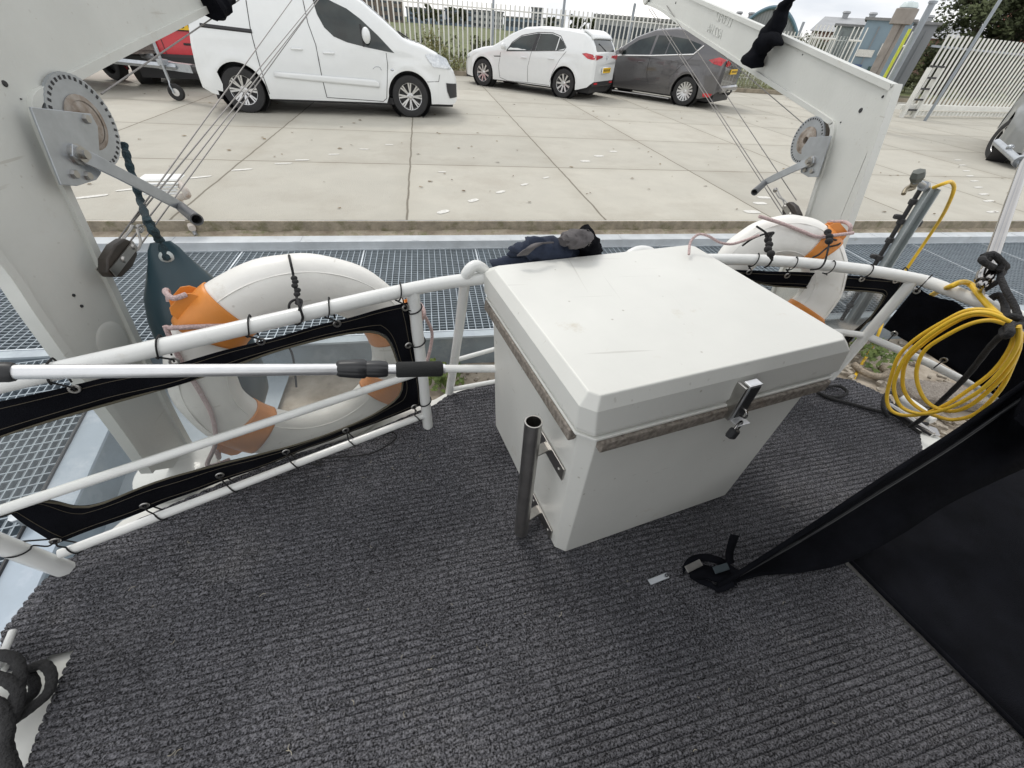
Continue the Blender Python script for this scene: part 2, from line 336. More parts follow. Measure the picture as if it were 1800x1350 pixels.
# leaf litter on the slabs
b = MB(); r = random.Random(11)
for i in range(230):
    x = r.uniform(-8, 14); y = r.uniform(4.05, 16.5) if i%3 else r.uniform(4.05, 7.5); s = r.uniform(.007,.02)*(1+y*.04); a = r.uniform(0,6.3)
    pts = [(x+s*math.cos(a+k*1.05)*(1 if k%3 else 1.6), y+s*math.sin(a+k*1.05)*.7, .005+r.uniform(0,.012)) for k in range(6)]
    b.add(pts, [tuple(range(6))])
struct('leaf_litter', b, mat('dry_leaves', (.13,.085,.05), .9, var=.5, sc=3, col2=(.26,.19,.10)), kind='stuff')
# ------------------------------------------------------------------ galvanised channel and gratings
GZ = -.16
b = MB(); b.box((10, 3.79, -.10), (50, .135, .012)); b.box((10, 3.728, -.135), (50, .012, .058)); b.box((10, 3.712, -.163), (50, .035, .006))
for i in range(26): b.box((-7.3+i*1.02, 3.79, -.0925), (.06, .12, .003))
tag(obj('edge_channel', b, mat('galvanised_channel', (.50,.53,.55), .65, .1, var=.12, sc=6, stain=(.36,.34,.30), sstain=9, amt=.6), None, 0), 'long galvanised steel channel running along the foot of the quay edge', 'steel channel')
mbeam = mat('galvanised_beam', (.38,.43,.46), .7, .05, var=.16, sc=5, stain=(.34,.38,.42), sstain=4, amt=.5)
mweb = mat('blue_grey_beam_web', (.27,.32,.36), .55, .3, var=.2, sc=3, stain=(.38,.42,.45), sstain=2.5, amt=.52)
t = thing('quay_walkway', 'galvanised bar grating walkway laid level along the quay beyond the stern rail', 'grating walkway', (2,3,GZ))
b = MB(); y0, y1 = 2.36, 3.69
y = y0
while y < y1: b.box((3, y, GZ-.013), (22, .0045, .026)); y += .033
obj('bearing_bars', b, M['grate'], t, 0)
b = MB(); x = -7.6
while x < 13.5: b.box((x, (y0+y1)/2, GZ-.004), (.006, y1-y0, .009)); x += .05
obj('cross_bars', b, M['grate'], t, 0)
b = MB()
for x in (-5.45,-4.25,-1.62,-.62,.38,1.38,2.38,3.38,4.38,5.4,6.4,7.4): b.box((x, (y0+y1)/2, GZ-.0105), (.012, y1-y0, .027))
for yy in (2.352, 3.698): b.box((3, yy, GZ-.012), (22, .008, .03))
obj('panel_frame', b, M['galv'], t, 0)
b = MB(); b.box((3, 2.315, GZ-.008), (22, .07, .014)); obj('beam_flange', b, mbeam, t, 0)
b = MB(); b.box((3, 2.345, GZ-.155), (22, .008, .27)); obj('beam_web', b, mweb, t, 0)
b = MB()
for x in range(-6, 13, 2): b.box((x+.45, 3.02, GZ-.12), (.09, 1.3, .16))
obj('cross_joist', b, mweb, t, 0)
# side walkway at the port side of the boat (runs along the dock)
t = thing('side_walkway', 'open grating walkway alongside the boat on the left beside the blue grey steel beam', 'grating walkway', (-2.4,.8,GZ))
A0, A1 = P(205,715,GZ), P(77,993,GZ); A0.z = A1.z = GZ
sd = (A1-A0).normalized(); sn = Vector((sd.y,-sd.x,0)); sn = sn if sn.x < 0 else -sn
A0 = A0-sd*.55; ln = (A1-A0).length+1.6
b = MB(); b2 = MB()
ax = (sd, sn, Vector((0,0,1))); q = .13
while q < 1.5: b.box(A0+sd*(ln/2)+sn*q+Vector((0,0,-.013)), (ln, .0045, .026), ax=ax); q += .035
q = 0
while q < ln: b2.box(A0+sd*q+sn*.81+Vector((0,0,-.004)), (.006, 1.36, .009), ax=ax); q += .052
obj('bearing_bars', b, M['grate'], t, 0); obj('cross_bars', b2, M['grate'], t, 0)
b = MB(); b.box(A0+sd*(ln/2)+sn*.055+Vector((0,0,-.006)), (ln, .13, .014), ax=ax)
obj('beam_flange', b, mat('pale_blue_beam', (.34,.40,.46), .7, 0, var=.1, sc=4, stain=(.46,.51,.57), sstain=3, amt=.5), t, 0)
b = MB(); b.box(A0+sd*(ln/2)+sn*.035+Vector((0,0,-.155)), (ln, .01, .27), ax=ax); obj('beam_web', b, mweb, t, 0)
b = MB(); b.box(A0+sd*(ln/2)+sn*.124+Vector((0,0,-.006)), (ln, .008, .036), ax=ax); obj('edge_bar', b, M['trim'], t, 0)
for q in (.22, 1.2):
    b = MB(); b.tube([A0+sd*q+sn*.12+Vector((0,0,-.3)), A0+sd*q+sn*.12+Vector((0,0,.05))], .018); b.lathe([(0,.05),(.028,.05),(.028,.062),(0,.062)], A0+sd*q+sn*.12, (0,0,1), 8)
    obj('mounting_pin', b, M['galv'], t)
# ------------------------------------------------------------------ pale fence
def leafball(b, c, r, n, s, rnd, zsq=1.0):
    for _ in range(n):
        d = Vector((rnd.gauss(0,1), rnd.gauss(0,1), rnd.gauss(0,1))).normalized()*r*rnd.random()**.4
        p = c + Vector((d.x, d.y, d.z*zsq)); u = Vector((rnd.gauss(0,1),rnd.gauss(0,1),rnd.gauss(0,1))).normalized(); v = u.orthogonal().normalized()
        u = u*s*rnd.uniform(.6,1.3); v = v*s*.55*rnd.uniform(.6,1.3)
        b.add([p-u, p+v, p+u, p-v], [(0,1,2,3)])
mfence = mat('white_fence_paint', (.72,.72,.68), .55, var=.08, sc=3, stain=(.5,.48,.40), sstain=6, amt=.66)
mpost = mat('grey_fence_post', (.30,.33,.36), .5, .3, var=.15, sc=5)
def fence(x0, x1, y, posts, label, slope=0):
    t = thing('pale_fence', label, 'fence', ((x0+x1)/2, y, 0))
    b = MB(); x = x0
    while x < x1:
        b.box((x, y+(x-x0)*slope, 1.03), (.042, .018, 1.78), rz=.1); x += .158
    o = obj('pales', b, mfence, t, 0)
    for z in (.36, 1.78): b = MB(); b.tube([(x0,y+.02,z),(x1,y+.02+(x1-x0)*slope,z)], .02, 6); obj('rail', b, mfence, t)
    for px in posts:
        b = MB(); b.box((px, y+.055, 1.12), (.07,.07,2.24)); obj('post', b, mpost, t, 0)
    return t
fence(-2.2, 11.3, 18.05, (-1.75, .02, 2.45, 4.85, 7.35, 10.1), 'tall white pale fence with grey posts behind the parked white hatchback')
fence(11.9, 18.9, 19.6, (11.95, 15.3), 'white pale fence continuing behind the rear of the dark grey hatchback')
# weeds growing along the fence
wm = mat('weed_leaves', (.16,.18,.05), .9, var=.4, sc=3, col2=(.26,.23,.10)); wm2 = mat('white_flowering_weed', (.22,.24,.12), .9, var=.3, sc=6, col2=(.50,.50,.40))
def weed(x, y, h, wd, n, label, m=wm, z=.1):
    rnd = random.Random(int(x*100)+int(h*70)); t = thing('weed', label, 'plant', (x,y,z), group='weeds along the fence')
    b = MB(); b2 = MB()
    for k in range(n):
        a = Vector((x+rnd.gauss(0,wd), y+rnd.gauss(0,wd*.5), z-.02)); hh = h*rnd.uniform(.55,1.05)
        e = a+Vector((rnd.gauss(0,.12)*h, rnd.gauss(0,.1)*h, hh)); mid = (a+e)/2+Vector((rnd.gauss(0,.05),0,0))
        b2.tube([a, mid, e], [.006,.004,.002], 4)
        for q in range(int(26*hh)+6):
            f = rnd.random(); c = a.lerp(e, f); leafball(b, c, .05+.04*(1-f), 1, .035, rnd)
    obj('leaves', b, m, t, 0); obj('stems', b2, wm, t, 0)
weed(.35, 17.75, 1.35, .16, 16, 'tallest clump of yellow green weeds growing through the white fence left of the white hatchback')
weed(.9, 17.95, .7, .22, 20, 'lower weed tuft at the fence foot just behind the white hatchback bonnet')
weed(-.5, 17.9, .8, .25, 16, 'weed tuft behind the white van bonnet at the fence foot')
weed(1.35, 17.9, .45, .2, 14, 'short weeds at the kerb ahead of the white hatchback bumper')
weed(-1.4, 17.95, .5, .3, 12, 'low weeds at the fence foot behind the van windscreen')
weed(12.3, 18.15, .75, .3, 30, 'white flowering weed bush right of the dark grey hatchback', wm2)
weed(13.1, 18.2, .65, .3, 26, 'pale flowering weeds under the white davit arm beside the kerb', wm2)
weed(14.1, 18.5, .4, .3, 20, 'low weeds at the fence foot furthest right')
# hedge and field behind
rnd = random.Random(5)
b = MB()
for i in range(300):
    c = Vector((rnd.uniform(-14, 34), 26+rnd.gauss(0,.5), rnd.uniform(0,.62))); leafball(b, c, .36, 22, .11, rnd)
mhedge = mat('dark_hedge', (.045,.055,.02), .95, var=.5, sc=2, col2=(.09,.10,.035))
t = obj('hedge', b, mhedge, None, 0); tag(t, 'low dark green hedge across the field behind the white fence', 'hedge')

b = MB(); rnd = random.Random(8)
for i in range(420):
    k = rnd.random(); c = Vector((19+k*22, 24.5-k*3.0+rnd.gauss(0,.5), rnd.uniform(.1,1.9))); leafball(b, c, .42, 26, .12, rnd)
t = obj('tall_hedge', b, mhedge, None, 0); tag(t, 'tall dark hedge growing behind the white sliding gate', 'hedge')
# ------------------------------------------------------------------ far buildings and trees
def az(px, py, dist):                      # a point at a distance along the direction of a pixel
    d = ray(px, py); k = dist/math.hypot(d.x, d.y); return CAM + d*k
mbr = mat('brown_brick_facade', (.17,.14,.12), .9, var=.2, sc=.3); mbl = mat('blue_grey_cladding', (.13,.19,.27), .7, var=.3, sc=.2, col2=(.20,.26,.32))
mlt = mat('pale_facade', (.42,.43,.42), .85, var=.12, sc=.2); mdg = mat('grey_facade', (.24,.25,.26), .8, var=.15, sc=.2)
mwinD = mat('far_window_glass', (.05,.065,.08), .2, var=.4, sc=.5); mroof = mat('grey_roof', (.22,.22,.22), .8, var=.15)
mgreyc = mat('grey_corrugated', (.33,.34,.35), .6, .2, var=.12, sc=.8, bump=.2); mblue = mat('blue_fascia', (.13,.22,.28), .5, var=.1)
def block(name, label, x0, x1, dist, y_base, y_top, depth, m, floors, bays, roofm=None, strip=False, pyl=None):
    """building between two picture bearings at a distance, standing on the ground"""
    a = az(x0, y_base, dist); c = az(x1, y_base, dist); a.z = c.z = -.05
    h = az((x0+x1)/2, y_top, dist).z
    u = (c-a).normalized(); n = Vector((-u.y, u.x, 0)); w_ = (c-a).length
    t = thing(name, label, 'building', tuple(a))
    b = MB(); b.box((a+c)/2+n*depth/2+Vector((0,0,h/2)), (w_, depth, h), ax=(u,n,Vector((0,0,1)))); obj('wall', b, m, t, 0)
    b = MB(); b.box((a+c)/2+n*depth/2+Vector((0,0,h+.15)), (w_+.5, depth+.5, .3), ax=(u,n,Vector((0,0,1)))); obj('roof', b, roofm or mroof, t, 0)
    for f in range(floors):
        z = h*(f+.55)/floors
        if strip:
            b = MB(); b.box(a+u*w_/2-n*.03+Vector((0,0,z)), (w_*.94, .08, h/floors*.42), ax=(u,n,Vector((0,0,1)))); obj('window', b, mwinD, t, 0)
        else:
            for k in range(bays):
                b = MB(); b.box(a+u*w_*(k+.5)/bays-n*.03+Vector((0,0,z)), (w_/bays*.55, .08, h/floors*.5), ax=(u,n,Vector((0,0,1)))); obj('window', b, mwinD, t, 0)
    return t
block('apartment_block', 'tall brown apartment block behind the fence nearest the white van roof', 500, 712, 150, 40, -28, 12, mbr, 4, 9)
block('apartment_block', 'blue grey flats with white balconies behind the fence right of the brown block', 716, 782, 170, 42, 16, 12, mbl, 3, 5)
block('office_block', 'low deep blue building between the flats and the long pale terrace', 783, 830, 175, 46, 17, 12, mbl, 2, 4, strip=True)
block('terrace_block', 'long pale and blue terrace behind the white hatchback bonnet', 831, 884, 180, 50, 20, 12, mlt, 3, 6)
block('warehouse', 'wide dark blue warehouse behind the fence above the white hatchback', 885, 945, 160, 54, 32, 14, mbl, 1, 4, strip=True)
block('tower_block', 'slim grey tower behind the white hatchback roof', 932, 950, 220, 52, 14, 10, mdg, 6, 3)
block('pale_office', 'pale low office on the skyline right of the slim tower', 953, 990, 200, 56, 34, 10, mlt, 2, 5)
block('shed_row', 'long grey shed row behind the dark grey hatchback', 1040, 1290, 70, 78, 38, 10, mgreyc, 1, 8, strip=True)
# trees
def tree(label, px, py_base, py_top, dist, wpx, m, n=26, leaf=.22, name='tree', hfrac=.35):
    rnd = random.Random(px); a = az(px, py_base, dist); a.z = -.05
    h = az(px, py_top, dist).z; rad = abs((az(px+wpx/2, py_top, dist)-az(px-wpx/2, py_top, dist)).length)/2
    t = thing(name, label, 'tree', tuple(a), group='trees on the skyline'); b = MB()
    b.tube([a, a+Vector((.1,0,h*.4)), a+Vector((0,.1,h*.85))], [h*.035, h*.025, h*.008], 7)
    for k in range(6):
        an = k*1.05+rnd.random(); s = a+Vector((0,0,h*rnd.uniform(.3,.6))); b.tube([s, s+Vector((math.cos(an)*rad*.7, math.sin(an)*rad*.7, h*.2))], [h*.012,h*.004], 5)
    obj('trunk', b, mat('bark', (.07,.055,.04), .95, var=.3), t)
    b = MB()
    for k in range(n):
        an = rnd.uniform(0,6.28); rr = rad*rnd.random()**.5; z = h*rnd.uniform(hfrac,.93); f = 1-abs(z/h-.6)*.9
        leafball(b, a+Vector((math.cos(an)*rr*f, math.sin(an)*rr*f, z)), rad*rnd.uniform(.16,.34), 130, leaf, rnd, .7)
    obj('crown', b, m, t, 0); return t
mt1 = mat('dark_foliage', (.035,.05,.022), .9, var=.5, sc=.6, col2=(.07,.085,.035)); mt2 = mat('mid_foliage', (.06,.08,.03), .9, var=.5, sc=.8, col2=(.10,.12,.05))
for px, yb, yt, d, wd in ((736,44,9,120,22),(760,44,6,118,30),(798,46,10,119,26),(815,48,14,116,22),(965,56,24,110,30),(1012,60,26,112,34),(1034,60,31,108,28)):
    tree({736:'dark tree behind the fence just right of the brown block',760:'dark round tree between the two blue buildings',798:'small dark tree in front of the deep blue building',815:'dark tree in front of the pale terrace',965:'dark tree right of the slim tower',1012:'broad tree above the join of the two parked hatchbacks',1034:'bushy tree behind the bonnet of the dark grey hatchback'}[px], px, yb, yt, d, wd, mt1 if px%2 else mt2, 12, .3)
for i, (px, yt, d, wd) in enumerate(((1672,-70,36,170),(1738,-120,38,210),(1815,-80,40,180))):
    tree(('evergreen tree left of the lamp post behind the sliding gate','largest dark evergreen tree behind the lamp post','evergreen tree at the right edge beside the tiled roof')[i], px, 120, yt, d, wd, mt1 if i else mt2, 95, .11, 'evergreen_tree', .15)
# arched hall and long shed on the right
a = az(1270, 108, 62); c = az(1392, 108, 62); a.z = c.z = 0; u = (c-a).normalized(); n = Vector((-u.y,u.x,0)); w_ = (c-a).length
t = thing('arched_hall', 'grey corrugated hall with a round blue edged arched roof', 'hall', tuple(a))
h0 = az(1280, 92, 62).z; h1 = az(1352, 12, 62).z; K = 24
arc = [a+u*w_*k/K+Vector((0,0,max(.6,h0)+(h1-max(.6,h0))*math.sin(math.pi*(k/K*.86+.07))**.8)) for k in range(K+1)]
b = MB(); b.prism([a]+arc+[c], n*22); obj('wall', b, mgreyc, t, 30)
b = MB(); b.tube([p-n*.15 for p in arc], .16, 6); obj('roof_trim', b, mblue, t)
b = MB()
for k in range(26): q = a+u*w_*(k+.5)/26; hh = arc[min(K,int((k+.5)/26*K))].z; b.box(q-n*.04+Vector((0,0,hh/2)), (.07,.05,hh*.96), ax=(u,n,Vector((0,0,1))))
obj('cladding_rib', b, mdg, t, 0)
def longshed(name, label, x0, x1, dist, ytop, depth, m, m2, yr):
    a = az(x0, 110, dist); c = az(x1, 110, dist); a.z = c.z = 0; u = (c-a).normalized(); n = Vector((-u.y,u.x,0)); w_ = (c-a).length
    h = az((x0+x1)/2, ytop, dist).z; hr = az((x0+x1)/2, yr, dist).z
    t = thing(name, label, 'shed', tuple(a)); b = MB(); b.box((a+c)/2+n*depth/2+Vector((0,0,h/2)), (w_,depth,h), ax=(u,n,Vector((0,0,1)))); obj('wall', b, m, t, 0)
    b = MB(); e = [a+Vector((0,0,h))-n*.3-u*.3, a+Vector((0,0,hr))+n*depth/2-u*.3, a+Vector((0,0,h))+n*depth-u*.3]; b.prism(e, u*(w_+.6)); obj('roof', b, m2, t, 0)
    for k in range(5):
        q = a+u*w_*(k+.7)/5.4+n*depth*.46+Vector((0,0,hr)); b = MB(); b.lathe([(.0,.6),(.4,.57),(.5,.4),(.36,.3),(.3,-.5)], q, (0,0,1), 12); obj('roof_vent', b, mgreyc, t)
    for k in range(4):
        b = MB(); b.box(a+u*w_*(k+.5)/4-n*.03+Vector((0,0,h*.45)), (w_*.12,.06,h*.5), ax=(u,n,Vector((0,0,1)))); obj('shutter', b, mdg, t, 0)
longshed('long_shed', 'long shed with a ridged grey roof and round vents right of the arched hall', 1405, 1700, 75, 62, 20, mat('dull_brick', (.20,.12,.10), .9, var=.2, sc=1), mgreyc, 26)
longshed('dark_shed', 'dark roofed shed left of the arched hall', 1195, 1312, 80, 62, 16, mdg, mroof, 22)
a = az(1785, 80, 48); b = MB(); t = thing('tiled_house', 'house corner with a red tiled roof at the right edge of the yard', 'house', (a.x,a.y,0))
u = Vector((.8,-.6,0)); n = Vector((.6,.8,0)); b.box(Vector((a.x,a.y,1.3))+u*5+n*3, (10,6,2.6), ax=(u,n,Vector((0,0,1)))); obj('wall', b, mbr, t, 0)
b = MB(); q = Vector((a.x,a.y,2.6))-n*.4-u*.3; b.prism([q, q+n*3.4+Vector((0,0,2.2)), q+n*6.8], u*10.6); obj('roof', b, mat('red_roof_tiles', (.42,.15,.11), .8, var=.3, sc=6, bump=1, bsc=9), t, 0)
# blue-grey steel cabinets with notices
def cabinet(name, label, x0, x1, dist, ytop, m, signs):
    a = az(x0, 150, dist); c = az(x1, 150, dist); a.z = c.z = 0; u = (c-a).normalized(); n = Vector((-u.y,u.x,0)); w_ = (c-a).length
    h = az((x0+x1)/2, ytop, dist).z; t = thing(name, label, 'shed', tuple(a)); ax = (u,n,Vector((0,0,1)))
    b = MB(); b.box((a+c)/2+n*.8+Vector((0,0,h/2)), (w_,1.6,h), ax=ax); obj('wall', b, m, t, 0)
    b = MB(); b.box((a+c)/2+n*.8+Vector((0,0,h+.04)), (w_+.2,1.8,.08), ax=ax); obj('roof', b, mroof, t, 0)
    for k in (.33,.66): b = MB(); b.box(a+u*w_*k-n*.02+Vector((0,0,h*.48)), (.04,.04,h*.9), ax=ax); obj('door_seam', b, mdg, t, 0)
    for fx, fz, sw, sh, mm in signs: b = MB(); b.box(a+u*w_*fx-n*.04+Vector((0,0,h*fz)), (sw,.03,sh), ax=ax); obj('notice', b, mm, t, 0)
cabinet('steel_cabinet', 'blue grey steel cabinet carrying white notices behind the davit arm', 1470, 1548, 25, 34, mat('blue_grey_steel', (.20,.27,.32), .5, .1, var=.12, sc=1), ((.30,.60,.55,.22,M['mark']),(.66,.66,.26,.36,M['mark']),(.25,.40,.34,.26,mat('dark_blue_notice', (.05,.09,.20), .4)),(.66,.38,.40,.30,mat('dark_green_notice', (.03,.07,.06), .4))))
cabinet('grey_hut', 'grey green hut to the left of the blue steel cabinet', 1425, 1468, 27, 44, mat('grey_green_panel', (.26,.29,.29), .6, var=.15, sc=1), ())
cabinet('narrow_hut', 'narrow pale grey hut right of the blue steel cabinet', 1550, 1590, 27, 40, mdg, ())
# short white fence pieces before the cabinets
def railpiece(label, x0, x1, ytop, dist, npale):
    a = az(x0, 150, dist); c = az(x1, 150, dist); a.z = c.z = 0; h = az(x0, ytop, dist).z; t = thing('pale_fence', label, 'fence', tuple(a)); b = MB()
    for k in range(npale): q = a.lerp(c, k/(npale-1)); b.box(q+Vector((0,0,h/2)), (.05,.02,h), rz=.5)
    obj('pales', b, mfence, t, 0)
    for z in (.3, h*.84): b = MB(); b.tube([a+Vector((0,0,z)), c+Vector((0,0,z))], .03, 6); obj('rail', b, mfence, t)
railpiece('short white fence section between the black strap and the grey hut', 1392, 1432, 40, 21, 7)
railpiece('narrow white gate leaf in front of the blue steel cabinet', 1455, 1477, 44, 20.5, 4)
railpiece('narrow white gate leaf right of the blue steel cabinet', 1546, 1562, 52, 19, 3)
# ------------------------------------------------------------------ sliding gate
g0, g1 = P(1575,205,0), P(1780,208,0); gu = (g1-g0).normalized(); gn = Vector((-gu.y,gu.x,0)); gax = (gu,gn,Vector((0,0,1)))
t = thing('sliding_gate', 'long white sliding gate of close upright pales with a heavy bottom beam', 'gate', tuple(g0))
b = MB(); q = .25
while q < 13: b.box(g0+gu*q+Vector((0,0,1.16)), (.055,.035,1.68), ax=gax); q += .215
obj('pales', b, mfence, t, 0)
b = MB(); b.box(g0+gu*6.5+Vector((0,0,.26)), (13.3,.14,.13), ax=gax); obj('bottom_beam', b, mfence, t, 0)
b = MB(); b.box(g0+gu*6.5+gn*.04+Vector((0,0,1.72)), (13.3,.05,.05), ax=gax); obj('top_rail', b, mpost, t, 0)
b = MB(); q = .4
while q < 12.5: b.box(g0+gu*q+Vector((0,0,.10)), (.09,.06,.12), ax=gax); q += .2
obj('drive_rack', b, mfence, t, 0)
b = MB()
for q in (.05, .62): b.box(g0+gu*q-gn*.12+Vector((0,0,.62)), (.10,.10,1.25), ax=gax)
obj('latch_frame', b, mfence, t, 0)
b = MB()
for k in range(5): b.box(g0+gu*.34-gn*.13+Vector((0,0,.2+k*.27)), (.62,.05,.045), ax=gax)
obj('latch_bar', b, M['trim'], t, 0)
# gate post pair, lamp post, piles
def post(name, label, cate, px, py, dist, h, r, m, lean=0, cap=None):
    a = az(px, py, dist); a.z = 0; t = thing(name, label, cate, tuple(a)); b = MB(); b.tube([a, a+Vector((lean,0,h))], r, 12); obj('shaft', b, m, t)
    if cap: b = MB(); b.lathe(cap[0], a+Vector((lean,0,h)), (0,0,1), 16); obj('cap', b, cap[1], t)
    return t
post('gate_post', 'thick grey gate post beside the sliding gate', 'post', 1545, 178, 16.5, 2.45, .07, mpost, cap=([(0,.03),(.09,.02),(.09,-.03),(.07,-.03)], mpost))
post('striped_pole', 'thin pole with a bright yellow green sleeve beside the gate post', 'pole', 1532, 178, 16.2, 1.95, .035, mat('yellow_green_sleeve', (.55,.60,.06), .5))
post('lamp_post', 'slim grey lamp post standing beyond the sliding gate', 'lamp post', 1652, 170, 19.5, 6, .042, mpost)
mpile = mat('brown_grey_pile', (.26,.23,.20), .6, .3, var=.25, sc=3, col2=(.34,.31,.28))
a = az(1513, 175, 15.2); a.z = 0; t = thing('mooring_pile', 'pair of tall brown grey steel piles bound by a wide capped collar', 'pile', tuple(a))
for s in (-.08, .08):
    b = MB(); b.tube([a+gu*s, a+gu*s+Vector((0,0,2.1))], .075, 14); obj('pile', b, mpile, t)
b = MB(); b.lathe([(.20,0),(.215,.01),(.215,.26),(.20,.27),(0,.27)], a+Vector((0,0,1.98)), (0,0,1), 20); obj('collar', b, mpile, t)
b = MB(); b.lathe([(.17,0),(.17,.03),(.13,.09),(0,.12)], a+Vector((0,0,2.26)), (0,0,1), 20); obj('cap', b, mat('pale_glass_cap', (.6,.68,.68), .2, .1), t)
# ------------------------------------------------------------------ vehicles
def lerp_(tab, x):
    if x <= tab[0][0]: return tab[0][1]
    for (a, b), (c, d) in zip(tab, tab[1:]):
        if x <= c: return b+(d-b)*(x-a)/(c-a)
    return tab[-1][1]
class Car:
    def __init__(s, sp): s.s = sp
    def zb(s, x):
        z = lerp_(s.s['bot'], x)
        for xa in s.s['axles']:
            R = s.s['ra']; d = abs(x-xa)
            if d < R: z = max(z, s.s['rw']+math.sqrt(R*R-d*d))
        return z
    def belt(s, x): return min(lerp_(s.s['belt'], x), lerp_(s.s['top'], x)-.05)
    def side(s, x, z):
        W = lerp_(s.s['W'], x); b = s.belt(x); y = W - .06*max(0,(.42-z)/.42)**1.5 - .02*max(0,z-.75)
        for xa in s.s['axles']:                                  # flared arches
            d = math.hypot(x-xa, z-s.s['rw']); y += .018*math.exp(-((d-s.s['ra']-.03)/.06)**2)
        y += .010*math.exp(-((z-.80)/.05)**2)
        if z > b: y -= s.s['tumble']*(z-b)+.25*max(0, z-b-.3)**2
        return y
    def sec(s, x):
        zt = lerp_(s.s['top'], x); z0 = s.zb(x); b = max(s.belt(x), z0+.03); zt = max(zt, b+.03); k = min(1, (zt-b)/.35); zc = zt-.025-.06*k
        pts = [(s.side(x,z), z) for z in [z0+(b-z0)*t for t in (0,.08,.2,.35,.5,.65,.8,.92,1)]]
        pts += [(s.side(x,z), z) for z in [b+(max(zc,b+.005)-b)*t for t in (.25,.5,.75,1)]]
        y = pts[-1][0]; z = pts[-1][1]
        for fy, fz in ((.975,.45),(.92,.75),(.8,.93),(.5,1),(0,1.03 if k>.9 else 1.0)): pts.append((y*fy, z+(zt-z)*fz))
        return pts
    def topz(s, x, y):
        pts = s.sec(x)[::-1]
        for (a, b), (c, d) in zip(pts, pts[1:]):
            if a <= abs(y) <= c: return b+(d-b)*(abs(y)-a)/max(1e-6,(c-a))
        return pts[-1][1]
    def poly(s, pts, side, eps=.004, cuts=2):                    # side-view outline laid on the flank
        bm = bmesh.new(); vs = [bm.verts.new((x, 0, z)) for x, z in pts]; bm.faces.new(vs)
        bmesh.ops.triangulate(bm, faces=bm.faces[:]); bmesh.ops.subdivide_edges(bm, edges=bm.edges[:], cuts=cuts, use_grid_fill=True)
        bmesh.ops.triangulate(bm, faces=bm.faces[:]); bm.verts.index_update(); b = MB()
        b.add([(v.co.x, side*(s.side(v.co.x, v.co.z)+eps), v.co.z) for v in bm.verts], [tuple(v.index for v in f.verts) for f in bm.faces]); bm.free(); return b
    def line(s, pts, side, r=.004, eps=0):
        q = []
        for (a, b), (c, d) in zip(pts, pts[1:]): q += [(a+(c-a)*k/8, b+(d-b)*k/8) for k in range(8)]
        q.append(pts[-1]); return MB().tube([(x, side*(s.side(x,z)+eps), z) for x, z in q], r, 5)
    def strip(s, x0, x1, f0, f1, eps=.005, n=10):                # panel on the upper surface (windscreen, rear window, bonnet)
        b = MB(); vs = []
        for i in range(n+1):
            x = x0+(x1-x0)*i/n; W = s.sec(x)[13][0]
            for j in range(n+1):
                y = W*(f0+(f1-f0)*j/n); vs.append((x, y, s.topz(x,y)+eps))
        return b.add(vs, [(i*(n+1)+j, i*(n+1)+j+1, (i+1)*(n+1)+j+1, (i+1)*(n+1)+j) for i in range(n) for j in range(n)])
def wheel(t, x, y, r, side, spokes, wid=.2, double=False, rimm=None, steer=0):
    fw = Vector((math.cos(steer), math.sin(steer), 0)); A = Vector((-fw.y, fw.x, 0))*side; c = Vector((x, y, r))
    b = MB(); b.lathe([(r-.115,-wid*.45),(r-.05,-wid*.5),(r-.012,-wid*.47),(r,-wid*.32),(r,wid*.32),(r-.012,wid*.47),(r-.05,wid*.5),(r-.115,wid*.45),(r-.125,wid*.3),(r-.13,-wid*.3)], c, A, 40, u=fw, closed=True)
    tyre = obj('wheel', b, M['rubber'], t, 40, local=True)
    rr = r-.118; b = MB(); b.lathe([(rr-.005,wid*.40),(rr+.008,wid*.45),(rr+.012,wid*.35),(rr-.02,wid*.10)], c, A, 40, u=fw)
    b.lathe([(0,wid*.40),(.028,wid*.40),(.035,wid*.36),(.06,wid*.28),(.06,wid*.1)], c, A, 20, u=fw)
    for k in range(spokes):
        a0 = 2*math.pi*k/spokes
        for da in ((-.11,.11) if double else (0,)):
            a = a0+da; zz = Vector((0,0,1)); d0 = fw*math.cos(a0+da*.4)+zz*math.sin(a0+da*.4); d1 = fw*math.cos(a)+zz*math.sin(a); tn = zz*math.cos(a)-fw*math.sin(a)
            w0, w1 = (.010,.013) if double else (.017,.023)
            p = [c+d0*.045-tn*w0+A*wid*.33, c+d0*.045+tn*w0+A*wid*.33, c+d1*rr+tn*w1+A*wid*.42, c+d1*rr-tn*w1+A*wid*.42]
            b.add(p+[q-A*.03 for q in p], [(0,1,2,3),(7,6,5,4),(0,4,5,1),(1,5,6,2),(2,6,7,3),(3,7,4,0)])
    obj('rim', b, rimm or M['rim'], tyre, 30, local=True)
    b = MB(); b.lathe([(0,wid*.12),(rr,wid*.12)], c, A, 30, u=fw); obj('brake_disc', b, M['trim'], tyre, 30, local=True)
